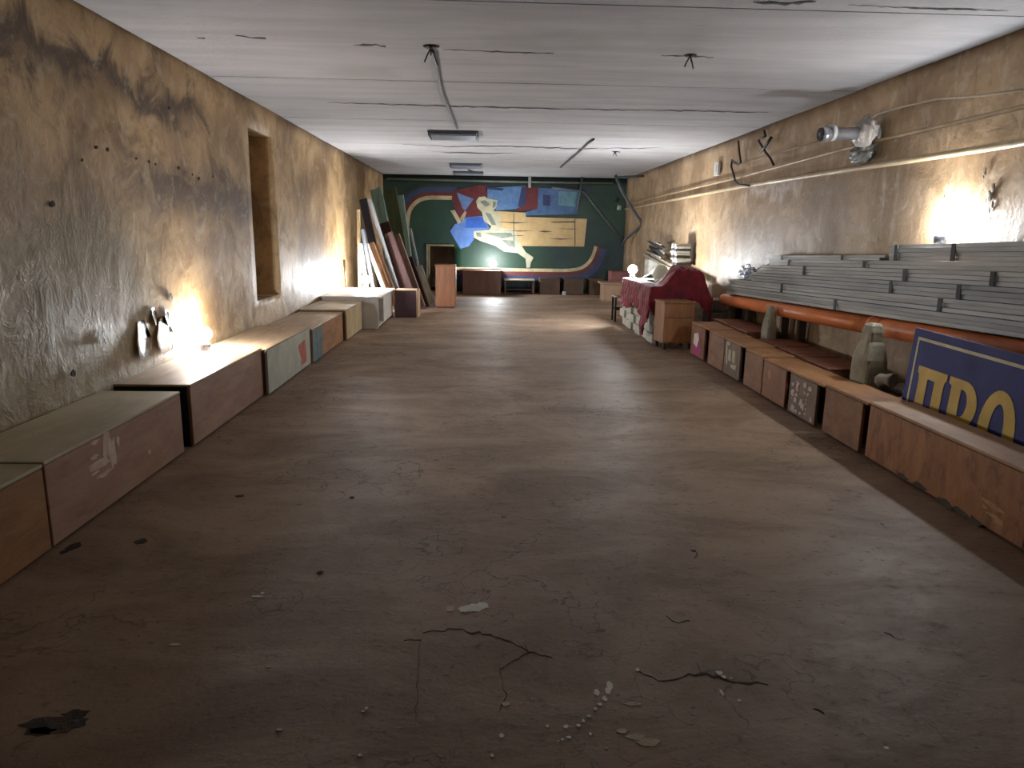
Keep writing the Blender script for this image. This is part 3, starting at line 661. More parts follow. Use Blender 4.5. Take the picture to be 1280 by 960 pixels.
PAPER = M('bundled_paper', (176, 172, 160), (140, 134, 122), 8, .7, .2); DKS = M('dark_strip', (50, 44, 42))
t = Thing('paper_bundle', 'tied upright bundle of pale sheets on the timber bars', 'bundle', (3.30, 12.3, barz(12.3)+.08))
zz = barz(12.46)+.082
for k_ in range(9):
    t.part('sheet_stack', box(3.17+rnd.uniform(-.01, .02), 3.43+rnd.uniform(-.02, .01), 12.12+rnd.uniform(-.03, .03)+.004*k_, 12.46+rnd.uniform(-.03, .03), zz, zz+.038, .004), PAPER if k_ % 3 else DKS); zz += .0395
t.part('cord', box(3.158, 3.168, 12.26, 12.285, barz(12.46)+.084, zz, .001), DKS)
t = Thing('rod_bundle', 'bundle of dark metal rods and strips piled on the timber bars', 'bundle', (3.3, 13.7, barz(13.7)+.08))
for k_ in range(16):
    z = barz(13.7)+.105+.028*(k_ % 9); x = 3.18+.05*(k_//9)+rnd.uniform(-.02, .02); yy = 13.7+rnd.uniform(-.12, .12)
    t.part('rod', tube([(x, yy-.5, z-.042), (x+rnd.uniform(-.05, .12), yy+.5, z+.042)], .014, 6), DKS if k_ % 4 else PAPER)

# varnished bedside cabinet in front of the block stack
BED = M('bedside_wood', (168, 120, 78), (144, 98, 60), 3, .45, .1, (4, 4, .6))
t = Thing('bedside_cabinet', 'small varnished wooden bedside cabinet on short legs before the red cloth', 'cabinet', (2.545, 9.62, 0), local=True, rotz=.10)
t.part('body', box(-.21, .21, -.19, .19, .085, .615, .004), BED); t.part('top_board', box(-.225, .225, -.205, .2, .616, .64, .005), BED)
dr = t.part('door', box(-.2, .2, -.2065, -.1905, .10, .42, .003), BED); dw = t.part('drawer', box(-.2, .2, -.2065, -.1905, .43, .605, .003), BED)
for sx in (-.19, .155):
    for sy in (-.17, .135): t.part('leg', box(sx, sx+.035, sy, sy+.035, 0, .0845, .003), M('leg_dark', (56, 40, 30)))

# ------------------------------------------------------------------ boxes along the right wall
RB = 'wooden boxes along the right wall'
T1 = M('worn_top', (176, 126, 82), (146, 100, 62), 4, .6, .15, (1, .5, 1), (110, 78, 54), 5, .56, .7, .6)
F1 = M('brown_front', (148, 102, 68), (120, 80, 52), 4, .6, .15, (1, 1, 1.5), (92, 62, 44), 4, .56, .7, .6)
F2 = M('orange_front', (150, 98, 60), (124, 76, 44), 4, .55, .12)
F3 = M('grey_front', (128, 108, 88), (104, 86, 68), 5, .65, .15)
RED_T = M('reddish_top', (140, 86, 58), (112, 66, 44), 4, .6, .15, (.6, 1, 1), (84, 50, 34), 4, .58, .7, .6)
INS = M('box_body_wood', (128, 92, 62), (104, 72, 48), 4, .65, .15)
X0, X1 = 2.64, 2.95
boxes = [('wooden box with a pink and white picture on its front beside the bedside cabinet', 8.38, 9.10, .42, (.15, 0), F1),
         ('plain brown wooden box between the pink-picture box and the paper-label box', 7.80, 8.36, .41, (.0, .0), F1),
         ('greyish wooden box with a pale paper label on its front', 7.16, 7.78, .405, (.12, 0), F3),
         ('plain brown wooden box between the paper-label box and the orange-brown box', 6.66, 7.14, .39, (0, 0), F1),
         ('orange-brown wooden box beside the white-speckled box', 6.05, 6.64, .375, (.06, 0), F2),
         ('wooden box with white paint blotches on its front', 5.39, 6.03, .375, (.12, 0), F3),
         ('plain dull brown wooden box beside the white-speckled box and the long box', 4.735, 5.37, .39, (.07, 0), F1)]
made = []
for lab, y0, y1, h, gap, fm in boxes:
    made.append(crate('wooden_box', lab, X0, X1, y0, y1, h, -1, T1, INS, fm, RB, topt=.022, gap=gap, bottom=.015, recess_=.10))
def front_pts(pts): return [on(x, y_, 0, X0+.0015) for x, y_ in pts]
bm = prism(front_pts([(868, 416), (873, 415), (876, 420), (874, 430), (877, 440), (872, 446), (866, 441), (866, 430)]), (-.0015, 0, 0)); pk = made[0].part('picture', bm, M('pink_picture', (190, 60, 130), (150, 40, 100), 20, .5, .05), made[0].panel)
bm = prism([p-Vector((.002, 0, 0)) for p in front_pts([(868, 417), (873, 416), (874, 424), (871, 434), (867, 429)])], (-.0015, 0, 0)); made[0].part('white_patch', bm, PAINT, made[0].panel)
bm = bm_new()
for q in ([(908, 428), (909.5, 428), (909, 456), (907.5, 452)], [(911, 436), (914, 438), (913, 452), (910, 450)], [(916, 438), (919, 440), (918, 455), (915, 452)], [(913, 455), (920, 457), (919, 463), (913, 459)], [(909, 426), (913, 428), (912, 432), (909, 431)]): prism(front_pts(q), (-.0015, 0, 0), bm)
made[2].part('paper_label', bm, M('paper_label', (200, 190, 160), (176, 164, 136), 20, .7, .1), made[2].panel)
bm = bm_new(); rb_ = random.Random(11)
for i in range(26):
    px, py = rb_.uniform(989, 1016), 0; py = 474+(px-989)*.62+rb_.uniform(2, 42)
    c = on(px, py, 0, X0+.0015); r = rb_.uniform(.006, .026); c.z = min(max(c.z, .05), .31); c.y = min(max(c.y, 5.56), 5.97); blob(bm, c, r*1.3, r, Y_, Z_, (-.0012-.0001*i, 0, 0), 8, .45, i)
for (px, py) in ((998, 480), (997, 487), (996, 494), (995, 500), (991, 508), (990, 514), (1004, 508), (1007, 482), (1013, 487)):
    c = on(px, py, 0, X0+.0015); c.z = min(max(c.z, .06), .31); blob(bm, c, .03, .02, Y_, Z_, (-.004-.00002*(px % 37), 0, 0), 9, .4, px)
po = made[5].part('paint_blotches', bm, M('pinkish_white', (206, 186, 180), (176, 150, 142), 20, .6, .1), made[5].panel); po['kind'] = 'stuff'
bm = blob(bm_new(), on(962, 467, 0, X0+.0015), .05, .05, Y_, Z_, (-.0015, 0, 0), 10, .2, 4); made[4].part('worn_spot', bm, M('worn_spot', (176, 120, 72), (160, 104, 60)), made[4].panel)
LONGF = M('long_front', (168, 114, 62), (140, 88, 44), 6, .5, .15, (1, 1.5, .7), (104, 64, 32), 9, .5, .66, .7)
lb = crate('long_wooden_box', 'long orange-brown wooden box in front of the blue sign', X0, 2.93, 3.20, 4.715, .405, -1, M('long_top', (190, 152, 118), (164, 124, 92), 5, .6, .15, (1, .5, 1)), INS, LONGF, RB, topt=.02, bottom=.02)
bm = bm_new()
for i, (px, py, rx, ry) in enumerate([(1236, 628, 12, 3), (1246, 636, 12, 3), (1240, 644, 10, 3), (1248, 652, 8, 5), (1232, 634, 5, 3)]):
    c = on(px, py, 0, X0+.0015); blob(bm, c, rx*c.y**2/(900*2.64), ry*c.y/900, Y_, Z_, (-.0015-.0002*i, 0, 0), 11, .35, 40+i)
lb.part('scuffed_patch', bm, M('scuff', (190, 146, 96), (164, 116, 66), 12, .6, .2), lb.panel)
for i, (px, py, rx, ry) in enumerate([(1180, 628, 14, 5), (1200, 640, 14, 5), (1218, 652, 12, 6), (1150, 608, 14, 4), (1128, 595, 9, 3)]):
    bm = bm_new(); c = on(px, py, 0, X0+.0015); blob(bm, c, rx*c.y**2/(900*2.64)*.8, ry*c.y/900, Y_, Z_, (-.0012, 0, 0), 11, .35, 60+i)
    lb.part('damp_stain', bm, M('damp_stain', (70, 56, 40), (56, 44, 30), 9, .7, .2), lb.panel)
crate('wooden_box', 'brown wooden box at the near end of the long orange-brown box', X0-.0, 2.93, 1.9, 3.14, .40, -1, T1, INS, F1, RB)
# second rank of boxes against the wall
for lab, y0, y1, x0, x1, h in (('reddish-topped box behind the boxes, between the two concrete posts, next to the taller post', 6.02, 6.60, 2.985, 3.38, .39), ('reddish-topped box in the middle of the rear rank between the two concrete posts', 6.62, 7.20, 2.985, 3.38, .395), ('reddish-topped box in the rear rank beside the shorter concrete post', 7.22, 7.74, 2.985, 3.38, .40),
                               ('low reddish-topped box in the rear rank behind the paper-label box', 8.10, 8.72, 2.99, 3.38, .43), ('reddish-topped box in the rear rank near the end of the orange pipe', 8.74, 9.35, 2.99, 3.38, .43)):
    crate('wooden_box', lab, x0, x1, y0, y1, h, -1, RED_T, INS, F1, 'wooden boxes in the rear rank')

# concrete posts
CON = M('concrete', (172, 166, 142), (140, 134, 114), 5, .8, .5, spot=(110, 104, 88), spotlo=.58, spothi=.72)
def post(label, x0, x1, y0, y1, h):
    bm = bm_new(); cx, cy, hx, hy = (x0+x1)/2, (y0+y1)/2, (x1-x0)/2, (y1-y0)/2; rings = []
    for z, k_ in ((0, 1.0), (h*.60, 1.0), (h*.66, .98), (h*.80, .74), (h*.83, .62), (h*.92, .62), (h*.98, .52), (h, .36)):
        ring = []
        for i in range(16):
            a_ = 2*math.pi*(i+.5)/16; c, s = math.cos(a_), math.sin(a_); e = .35
            x = math.copysign(abs(c)**e, c); y_ = math.copysign(abs(s)**e, s)
            jn = noise.noise(Vector((x*2+x0*5, y_*2, z*9)))*.012
            ring.append(bm.verts.new((cx+x*hx*k_+jn, cy+y_*hy*k_+jn, z)))
        rings.append(ring)
    for q, r in zip(rings, rings[1:]):
        for i in range(16): f = bm.faces.new((q[i], q[(i+1) % 16], r[(i+1) % 16], r[i]))
    bm.faces.new(rings[0][::-1]); bm.faces.new(rings[-1])
    o = single('concrete_post', bm, CON, label, 'post', (cx, cy, 0), 'concrete posts before the orange pipe'); return o
post('taller concrete post with rounded head beside the blue sign', 2.985, 3.185, 5.47, 5.72, .84)
post('shorter concrete post with rounded head standing among the rear boxes', 3.095, 3.218, 7.77, 7.97, .75)

# orange drain pipe in two lengths
ORP = M('orange_plastic', (240, 148, 92), (226, 130, 78), 2, .35, .05, spot=(150, 82, 52), spotscale=3, spotlo=.58, spothi=.75, spotamt=.5)
PXC, PR = 3.305, .078
def pz(y_): return .822-.0335*(y_-4.42)
def drain(label, ya, yb, socket):
    t = Thing('drain_pipe', label, 'pipe', (PXC, (ya+yb)/2, pz((ya+yb)/2)), 'orange drain pipe lengths')
    bm = bm_new(); n = 24
    t.part('tube', tube([(PXC, ya, pz(ya)), (PXC, (ya+yb)/2, pz((ya+yb)/2)), (PXC, yb, pz(yb))], PR, n), ORP)
    if socket: t.part('socket', tube([(PXC, yb-.16, pz(yb-.16)), (PXC, yb-.15, pz(yb-.15)), (PXC, yb-.04, pz(yb-.04)), (PXC, yb-.035, pz(yb-.035)), (PXC, yb, pz(yb)), (PXC, yb+.001, pz(yb))], [PR+.002, PR+.008, PR+.008, PR+.012, PR+.012, PR+.004], n), ORP)
drain('orange plastic drain pipe length behind the blue sign', 3.2, 5.98, True)
drain('orange plastic drain pipe length ending near the red cloth', 5.985, 9.9, False)
# timber trestles under pipe and boards
TRS = M('trestle_wood', (92, 72, 52), (70, 54, 38), 4, .7, .2)
for y_, lab in ((4.45, 'rough timber trestle under the grey boards behind the blue sign'), (7.9, 'rough timber trestle under the grey boards behind the shorter concrete post'), (9.45, 'rough timber trestle under the far end of the grey boards')):
    t = Thing('timber_trestle', lab, 'trestle', (3.4, y_, 0), 'trestles under the grey boards')
    zt = pz(y_+.3)+PR+.010
    for yy in (y_-.26, y_+.2): t.part('upright', box(3.388, 3.475, yy, yy+.06, 0, zt-.051, .003), TRS)
    t.part('rail', box(3.388, 3.475, y_-.3, y_+.3, zt-.05, zt, .003), TRS)
for y_, lab in ((4.1, 'short timber prop under the orange pipe behind the blue sign'), (5.2, 'short timber prop under the orange pipe beside the rag coil'), (9.55, 'short timber prop under the far end of the orange pipe')):
    zb = pz(y_+.04)-PR-.002
    t = Thing('timber_prop', lab, 'prop', (PXC, y_, 0), 'props under the orange pipe')
    t.part('upright', box(PXC-.035, PXC+.035, y_-.04, y_+.04, 0, zb-.031, .003), TRS); t.part('saddle', box(PXC-.07, PXC+.07, y_-.04, y_+.04, zb-.03, zb, .003), TRS)

# bundles of long grey boards
GB = [M('grey_board%d' % i, c, tuple(v*.82 for v in c), 3, .5, .2, (3, .25, 3)) for i, c in enumerate(((192, 193, 190), (180, 182, 180), (200, 200, 196), (168, 170, 168)))]
STRAP = M('dark_strap', (44, 46, 50), (34, 36, 40)); DUSTY = M('dark_gap_strip', (52, 54, 58))
def sz0(y_): return pz(y_)+PR+.014
def bundle(label, y0, y1, level0, n, xf, thick, straps, seed):
    """n boards stacked from height level0 above the trestles; follows the slight fall of the trestles"""
    rnd = random.Random(seed); ym = (y0+y1)/2; d = Vector((0, 1, -.0335)).normalized(); az = X_.cross(d)
    t = Thing('board_bundle', label, 'board bundle', (3.36, ym, sz0(ym)+level0), 'bundles of grey boards')
    for k_ in range(n):
        a_ = y0+rnd.uniform(0, .10); b2 = y1-rnd.uniform(0, .12); zc = level0+thick*(k_+.5); xx = xf+rnd.uniform(-.010, .020); xb = XR-.03
        c = Vector(((xx+xb)/2, (a_+b2)/2, sz0((a_+b2)/2)+zc))
        t.part('board', obox(bm_new(), c, X_, d, az, xb-xx, b2-a_, thick-.003), GB[rnd.randrange(4)])
    for ys in straps:
        t.part('strap', obox(bm_new(), Vector((xf-.014, ys, sz0(ys)+level0+thick*n/2)), X_, d, az, .005, .045, thick*n-.002), STRAP)
    return level0+thick*n
l = 0
l1 = bundle('lowest bundle of long grey boards just above the orange pipe', 3.3, 9.75, 0, 3, 3.235, .033, (6.55,), 1)
l2 = bundle('bundle of long grey boards resting on the lowest bundle', 3.3, 9.65, l1+.001, 3, 3.258, .032, (5.05, 7.85), 2)
l3 = bundle('bundle of long grey boards in the middle of the pile with two dark straps', 3.3, 8.98, l2+.001, 3, 3.285, .033, (4.9, 5.75), 3)
l4 = bundle('bundle of grey boards on the middle bundle, strapped near the lamp', 3.3, 8.75, l3+.001, 3, 3.31, .032, (4.62, 5.62, 7.45), 4)
l5 = bundle('long grey board bundle just below the top of the pile', 3.3, 8.6, l4+.001, 2, 3.335, .031, (6.3, 7.9), 5)
l6 = bundle('grey board bundle on the pile near its far end', 6.05, 8.75, l5+.001, 2, 3.355, .024, (6.75, 8.15), 6)
l7 = bundle('topmost grey board bundle with dark straps under the lamp', 3.3, 6.0, l5+.001, 4, 3.35, .032, (5.12, 5.85), 7)
# crumpled foil at the far end of the boards
bm = bm_new(); bmesh.ops.create_icosphere(bm, subdivisions=4, radius=1)
for v in bm.verts:
    n_ = 1+.45*noise.noise(v.co*2.3)+.22*noise.noise(v.co*6); v.co = Vector((v.co.x*.06, v.co.y*.22, v.co.z*.085))*n_+Vector((3.39, 9.33, sz0(9.33)+l2+.10))
single('foil_wrap', bm, M('crumpled_foil', (190, 194, 204), (150, 154, 166), 12, .3, .4, metallic=.6), 'crumpled silvery wrapping at the far end of the grey boards', 'wrapping', (3.39, 9.25, 1.2))

# grey slabs between red cloth and pipe end
SLB = M('grey_slab', (140, 136, 130), (112, 108, 102), 5, .75, .3)
for i, (x0, x1, y0, y1, z0, z1, lab) in enumerate(((3.15, 3.40, 9.98, 10.35, 0, .22, 'lowest grey slab on the floor behind the bedside cabinet'), (3.16, 3.41, 10.0, 10.38, .222, .44, 'middle grey slab in the pile behind the bedside cabinet'), (3.17, 3.42, 10.02, 10.36, .442, .62, 'top grey slab in the pile below the red cloth'))):
    single('grey_slab', box(x0, x1, y0, y1, z0, z1, .015), SLB, lab, 'slab', ((x0+x1)/2, (y0+y1)/2, z0), 'grey slabs behind the bedside cabinet')

# bundled hose of pale cloth beside the taller post
rp = M('grey_rag', (150, 142, 128), (116, 106, 94), 8, .85, .5)
pts = []
for i in range(70):
    a_ = i/69*2*math.pi*2.6; r = .115-.010*(i/69); pts.append((3.085+r*.75*math.cos(a_), 5.20+r*1.3*math.sin(a_), .06+.40*(i/69)+.02*math.sin(a_*1.7)))
single('rag_coil', tube(pts, [.045+.008*math.sin(i*1.3) for i in range(70)], 8), rp, 'coil of grey rag rope between the taller post and the blue sign', 'rope', (3.085, 5.2, 0))

# ------------------------------------------------------------------ blue sign
SB0 = Vector((2.965, 4.93, .02)); ST0 = Vector((3.045, 4.97, .885))
sd = (ST0-SB0).normalized(); sl = (on(1280, 448, 0, 3.04)-ST0); sl = Vector((0, sl.y, sl.z*.6)).normalized(); sn = sl.cross(sd).normalized()
if sn.x > 0: sn = -sn
SW, SH = 1.75, (ST0-SB0).length
sign = Thing('blue_sign', 'dark blue board sign with yellow Cyrillic letters leaning behind the long box', 'sign', SB0)
def sp(u, v, off=0): return SB0+sl*u+sd*v+sn*off
bm = prism([sp(0, 0, 0), sp(SW, 0, 0), sp(SW, SH, 0), sp(0, SH, 0)], sn*-.022); sign.part('board', bm, M('sign_blue', (16, 30, 118), (12, 24, 98), 3, .62, .04))
YEL = M('sign_yellow', (214, 176, 48), (196, 158, 40), 5, .5, .06); CRE = M('sign_cream', (206, 196, 150), (186, 174, 128), 5, .5, .06)
def strip(u0, u1, v0, v1): return prism([sp(u0, v0, .0006), sp(u1, v0, .0006), sp(u1, v1, .0006), sp(u0, v1, .0006)], sn*.0012)
sign.part('border_line', strip(.055, SW-.055, SH-.075, SH-.055), CRE); sign.part('border_line', strip(.055, .075, .055, SH-.0755), CRE); sign.part('border_line', strip(SW-.075, SW-.055, .055, SH-.0755), CRE); sign.part('border_line', strip(.0755, SW-.0755, .055, .075), CRE)
def letter(name, splines):
    cu = bpy.data.curves.new(name, 'CURVE'); cu.dimensions = '2D'; cu.fill_mode = 'BOTH'; cu.extrude = .0012
    for pts in splines:
        s = cu.splines.new('POLY'); s.points.add(len(pts)-1); s.use_cyclic_u = True
        for q, (x, y_) in zip(s.points, pts): q.co = (x, y_, 0, 1)
    ob = bpy.data.objects.new(name, cu); COL.objects.link(ob); bpy.context.view_layer.update()
    dg = bpy.context.evaluated_depsgraph_get(); me = bpy.data.meshes.new_from_object(ob.evaluated_get(dg))
    bpy.data.objects.remove(ob); bm = bm_new(); bm.from_mesh(me); bpy.data.meshes.remove(me)
    for v in bm.verts: v.co = sp(.012+v.co.x*.93, v.co.y+.07, .002+v.co.z)
    return sign.part(name, bm, YEL)
def ell(cx, cy, rx, ry, n=28, a0=0, a1=360): return [(cx+rx*math.cos(math.radians(a0+(a1-a0)*i/(n if a1-a0 >= 360 else n-1))), cy+ry*math.sin(math.radians(a0+(a1-a0)*i/(n if a1-a0 >= 360 else n-1)))) for i in range(n)]
lz0, lz1 = .10, .555
def L(x0, w): 
    h = lz1-lz0
    return lambda *p: [(x0+w*a_, lz0+h*b2) for a_, b2 in p]
q = L(.125, .345)
letter('letter_pe', [q((0, 1), (1, 1), (1, .90), (.95, .88), (.93, .80), (.93, .20), (.95, .12), (1, .1), (1, 0), (.57, 0), (.57, .1), (.62, .12), (.62, .84), (.38, .84), (.38, .12), (.43, .1), (.43, 0), (0, 0), (0, .1), (.05, .12), (.07, .2), (.07, .80), (.05, .88), (0, .90))])
x0, w_ = .50, .315; h = lz1-lz0
def bowl(x_in, cx, cy, rx, ry): return [(x_in, cy+ry)]+[(cx+rx*math.cos(math.radians(a_)), cy+ry*math.sin(math.radians(a_))) for a_ in range(90, -91, -12)]+[(x_in, cy-ry)]
outer = [(x0, lz1)]+[(x0+.17+.145*math.cos(math.radians(a_)), lz1-.145+.145*math.sin(math.radians(a_))) for a_ in range(90, -91, -12)]+[(x0+.135, lz1-.29), (x0+.135, lz0+.05), (x0+.165, lz0+.045), (x0+.165, lz0), (x0, lz0), (x0, lz0+.045), (x0+.03, lz0+.055), (x0+.03, lz1-.055), (x0, lz1-.045)]
letter('letter_er', [outer, bowl(x0+.135, x0+.16, lz1-.145, .055, .085)])
letter('letter_o', [ell(1.02, (lz0+lz1)/2, .165, .245), ell(1.02, (lz0+lz1)/2, .065, .165)])

# ------------------------------------------------------------------ pipes, cables and camera on the right wall
PIP = M('painted_pipe', (206, 186, 150), (180, 156, 120), 4, .4, .1); PIP2 = M('painted_pipe_tan', (190, 166, 130), (164, 138, 104), 4, .5, .1)
xw = XR-.055
single('wall_pipe', tube([(xw, YF+.1, 2.13), (xw, 5, 2.12), (xw, 10, 2.155), (xw, 15, 2.13), (xw, YB-.35, 2.11)], .026, 12), PIP, 'lower cream painted pipe running along the right wall', 'pipe')
single('wall_pipe', tube([(xw+.01, YF+.1, 2.36), (xw+.01, 5, 2.345), (xw+.01, 7.2, 2.34), (xw+.01, 10, 2.29), (xw+.01, 15, 2.25), (xw+.01, YB-.5, 2.22)], .017, 10), PIP2, 'thinner upper tan painted pipe running along the right wall', 'pipe')
single('white_cable', tube([on(x, y_, 0, XR-.014) for x, y_ in ((1278, 112), (1225, 120), (1170, 124), (1130, 133), (1099, 142), (1075, 154))]+[on(1062, 162, 0, XR-.014)], .008, 6), plain('cable_white', (200, 190, 168)), 'thin white cable along the upper right wall to the camera', 'cable')
single('thin_cable', tube([on(x, y_, 0, XR-.014) for x, y_ in ((1040, 172), (990, 186), (935, 203), (905, 209))], .006, 6), plain('cable_tan', (150, 132, 104)), 'thin tan cable along the right wall beyond the camera', 'cable')
# bullet camera wrapped in plastic
WPL = M('white_camera_plastic', (214, 214, 210), (196, 196, 192), 6, .35, .04); BAG = M('cloudy_plastic', (190, 182, 174), (160, 150, 142), 10, .35, .5); CHR = M('chrome', (200, 200, 204), (170, 170, 176), 4, .3, .03, metallic=.7); BLK = plain('black_glass', (10, 10, 12), .2)
c0 = on(1085, 168, 0, XR-.08)
sc = Thing('security_camera', 'white bullet security camera on the right wall with cloudy plastic wrap', 'camera', (XR-.02, c0.y, c0.z))
tipd = on(1026, 168, 1, c0.y-.06)
sc.part('mount_plate', tube([(XR-.005, c0.y, c0.z), (XR-.05, c0.y, c0.z)], .085, 20), WPL)
root = Vector((XR-.12, c0.y-.03, c0.z+.005)); tip = Vector(tipd); dirv = (tip-root).normalized(); Lc = (tip-root).length
sc.part('arm', tube([(XR-.05, c0.y, c0.z), (XR-.09, c0.y-.01, c0.z), root+dirv*.02], .03, 10), WPL)
hs = sc.part('housing', tube([root-dirv*.02, root+dirv*.03, root+dirv*(Lc-.07), root+dirv*(Lc-.065), root+dirv*Lc], [.045, .055, .055, .066, .066], 18), CHR)
sc.part('lens_glass', tube([root+dirv*(Lc+.0005), root+dirv*(Lc+.008)], .058, 18), BLK, hs); sc.part('lens', tube([root+dirv*(Lc+.0085), root+dirv*(Lc+.012)], .02, 12), plain('lens_grey', (120, 124, 130)), hs)
sc.part('sunshield', tube([root+dirv*(Lc-.12)+Z_*.012, root+dirv*(Lc-.085)+Z_*.012], .072, 18), WPL, hs)
bm = bm_new(); bmesh.ops.create_icosphere(bm, subdivisions=4, radius=1)
for v in bm.verts: v.co = Vector((v.co.x*.085, v.co.y*.15, v.co.z*.13))*(1+.3*noise.noise(v.co*2.2)+.14*noise.noise(v.co*6))+Vector((XR-.13, c0.y-.04, c0.z+.01))
for f in bm.faces: f.smooth = True
sc.part('plastic_wrap', bm, BAG)
bm = bm_new(); bmesh.ops.create_icosphere(bm, subdivisions=4, radius=1)
cb = on(1078, 192, 0, XR-.08)
for v in bm.verts: v.co = Vector((v.co.x*.06, v.co.y*.19, v.co.z*.085))*(1+.35*noise.noise(v.co*2.5+Vector((4, 0, 0)))+.15*noise.noise(v.co*7))+Vector(cb)
for f in bm.faces: f.smooth = True
sc.part('plastic_bag', bm, M('grey_plastic_bag', (126, 124, 118), (92, 90, 86), 9, .3, .5))
# hanging black wires
BCB = plain('old_black_wire', (40, 30, 24))
single('hanging_wire', tube([on(x, y_, 0, XR-.10) for x, y_ in ((923, 176), (924, 190), (926, 203), (922, 206), (915, 200), (914, 208), (917, 218), (919, 226), (924, 231), (937, 232))], .014, 6), BCB, 'single black wire hanging in a zigzag over the upper wall pipe', 'wire')
bm = tube([on(x, y_, 0, XR-.06) for x, y_ in ((955, 163), (957, 170), (951, 173), (948, 176), (953, 184), (958, 192), (963, 198), (967, 206))], .015, 6)
tube([on(x, y_, 0, XR-.065) for x, y_ in ((964, 172), (960, 178), (956, 184), (950, 190))], .02, 6, bm)
single('hanging_wire', bm, BCB, 'tangle of knotted black wires hanging under the ceiling edge', 'wire')
cs = on(897, 211, 0, XR-.02)
t = Thing('wall_switch', 'white switch box on the right wall above the pipes', 'switch', cs)
t.part('housing', box(XR-.045, XR-.006, cs.y-.10, cs.y+.10, cs.z-.10, cs.z+.10, .008), WPL); t.part('rocker', box(XR-.052, XR-.0455, cs.y-.04, cs.y+.04, cs.z-.05, cs.z+.05, .003), WPL)

# ------------------------------------------------------------------ bent pipe frames in the back right corner
GRP = M('grey_steel_pipe', (84, 88, 92), (62, 66, 70), 4, .45, .1)
def pipe_path(pts, r): return tube([on(x, y_, 1, d) for x, y_, d in pts], r, 8)
t = Thing('steel_frame', 'bent grey steel pipe frame hanging from the ceiling in the back right corner', 'steel frame', on(769, 222, 1, 16.6))
t.part('bent_pipe', pipe_path([(769, 219, 16.6), (778, 240, 16.6), (790, 260, 16.6), (801, 277, 16.6), (802, 281, 16.6), (795, 288, 16.9), (782, 299, 17.4), (778, 306, 17.7)], .032), GRP)
t.part('top_pipe', tube([on(769, 222, 1, 16.6), on(786, 221, 1, 16.6), on(806, 220, 1, 16.6)], .026, 8), GRP)
t = Thing('steel_frame', 'bent grey steel pipe frame slanting across the right side of the mural', 'steel frame', on(727, 225, 1, 18.25))
t.part('bent_pipe', pipe_path([(690, 234, 18.3), (712, 237, 18.3), (728, 239, 18.3), (732, 242, 18.3), (752, 268, 18.3), (778, 300, 18.3)], .030), GRP)
pt = on(726, 236, 1, 18.25); t.part('upright_pipe', tube([(pt.x+.02, 18.25, H-.006), pt, on(722, 262, 1, 18.25)], .028, 8), GRP)
single('pipe_stub', tube([on(772, 259, 1, 17.6), on(776, 260, 1, 17.6)], .06, 10), plain('stub_white', (170, 166, 156)), 'pale round pipe end sticking out at the back right corner', 'pipe stub')

# ------------------------------------------------------------------ ceiling fixtures, hooks and cables
FIX = M('grey_fixture', (150, 156, 166), (132, 138, 148), 3, .3, .03, metallic=.3); FIXD = plain('fixture_edge', (80, 84, 90), .5)
def fixture(label, x0, x1, y0, y1):
    t = Thing('ceiling_light', label, 'ceiling light', ((x0+x1)/2, (y0+y1)/2, H), 'unlit ceiling lights')
    t.part('housing', box(x0, x1, y0, y1, H-.035, H-.006, .006), FIXD); t.part('diffuser', box(x0+.03, x1-.03, y0+.02, y1-.02, H-.070, H-.0355, .012), FIX)
    for x in (x0+.006, x1-.016): t.part('end_cap', box(x, x+.012, y0+.02, y1-.02, H-.074, H-.0355, .002), FIXD)
fixture('unlit grey ceiling light with a black cable running to it', -.82, -.12, 10.4, 11.0)
fixture('unlit grey ceiling light with a thin cable hanging beyond it', -.76, -.10, 15.2, 15.8)
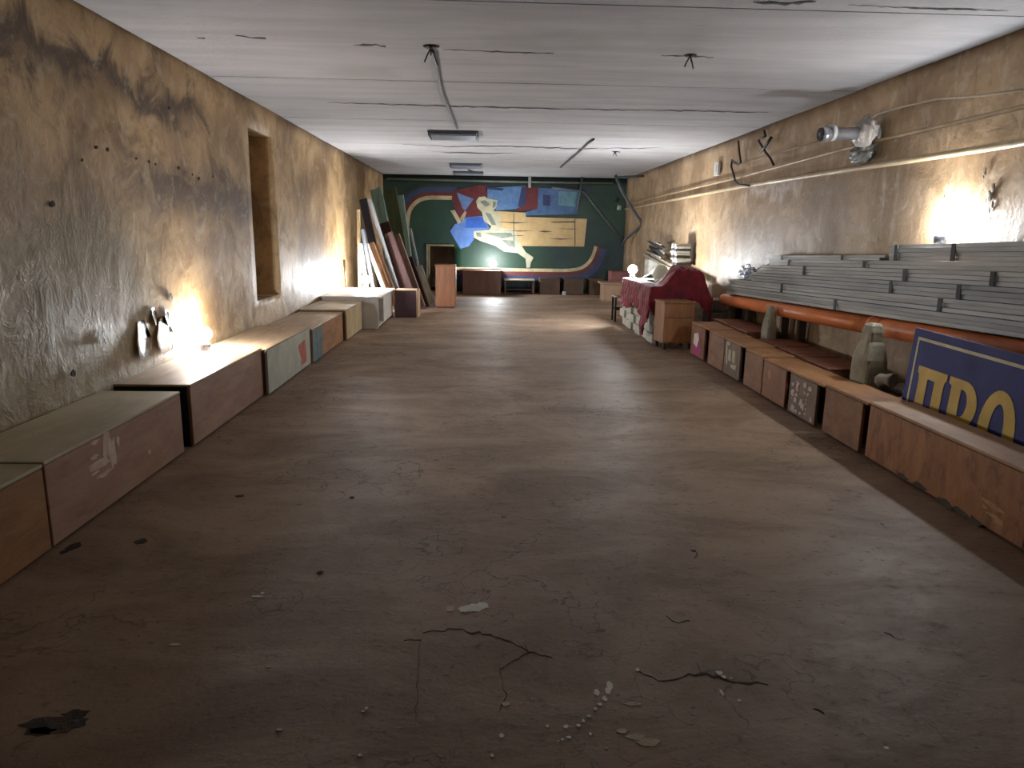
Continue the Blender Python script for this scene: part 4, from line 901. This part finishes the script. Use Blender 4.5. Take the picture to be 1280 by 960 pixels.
fixture('flat unlit ceiling light just before the mural wall', -.78, -.08, 17.2, 17.6)
CABL = plain('ceiling_cable_grey', (58, 54, 52))
def zc(z): return H-z
def cpts(pts, off=.018): return [on(x, y_, 2, H-off) for x, y_ in pts]
single('ceiling_cable', tube(cpts([(538, 58), (543, 68), (546, 84), (549, 100), (553, 116), (560, 134), (566, 148), (571, 160)]), .013, 6), CABL, 'dark twisted cable running along the ceiling to the grey light', 'cable')
single('ceiling_cable', tube(cpts([(742, 174), (735, 179), (728, 186), (718, 195), (708, 203), (701, 209)]), .018, 6), CABL, 'dark loose cable slanting across the ceiling on its own', 'cable')
p0 = on(584, 208, 2, H-.02); single('ceiling_cable', tube([p0, p0+Vector((0, .9, -.0)), p0+Vector((.2, 1.9, 0)), ], .014, 6), CABL, 'thin cable beyond the second grey light', 'cable')
def hook(label, px, py, s=1):
    c = on(px, py, 2, H); t = Thing('ceiling_hook', label, 'hook', (c.x, c.y, H), local=True)
    t.part('plug', lathe([(.03*s, -.02), (.05*s, -.006)], 12), BCB)
    for a_, (dx, dy, dz) in enumerate(((-.04, 0, -.09), (.035, .01, -.10), (.0, -.02, -.06))): t.part('wire_end', tube([(0, 0, -.012), (dx*.5*s, dy*s, dz*.5*s), (dx*s, dy*2*s, dz*s)], .006, 6), BCB)
hook('black wire ends of a ceiling hook on its own nearer the right wall', 863, 68); hook('black hook with frayed wires where the twisted ceiling cable starts', 539, 57, 1.3); hook('tiny dark hook in the ceiling near the slanting loose cable', 769, 189, .8)

# ------------------------------------------------------------------ the five lit lamps
lamp(-2.465, 6.36, .445, 'lit white globe lamp on the pinkish box by the peeling tan wall', power=.72)
lamp(3.42, 5.42, sz0(5.42)+l7+.002, 'lit white globe lamp on the grey board pile', power=.52)
lamp(-2.10, 12.72, .50, 'lit white globe lamp on the white cabinet', r=.075, power=1.45)
lamp(.165, 17.80, .585, 'lit white globe lamp on the wide cabinet under the mural', r=.085, power=.95)
lamp(2.44, 12.05, TOPZ+.002, 'lit white globe lamp on the white block stack', r=.075, power=1.5)
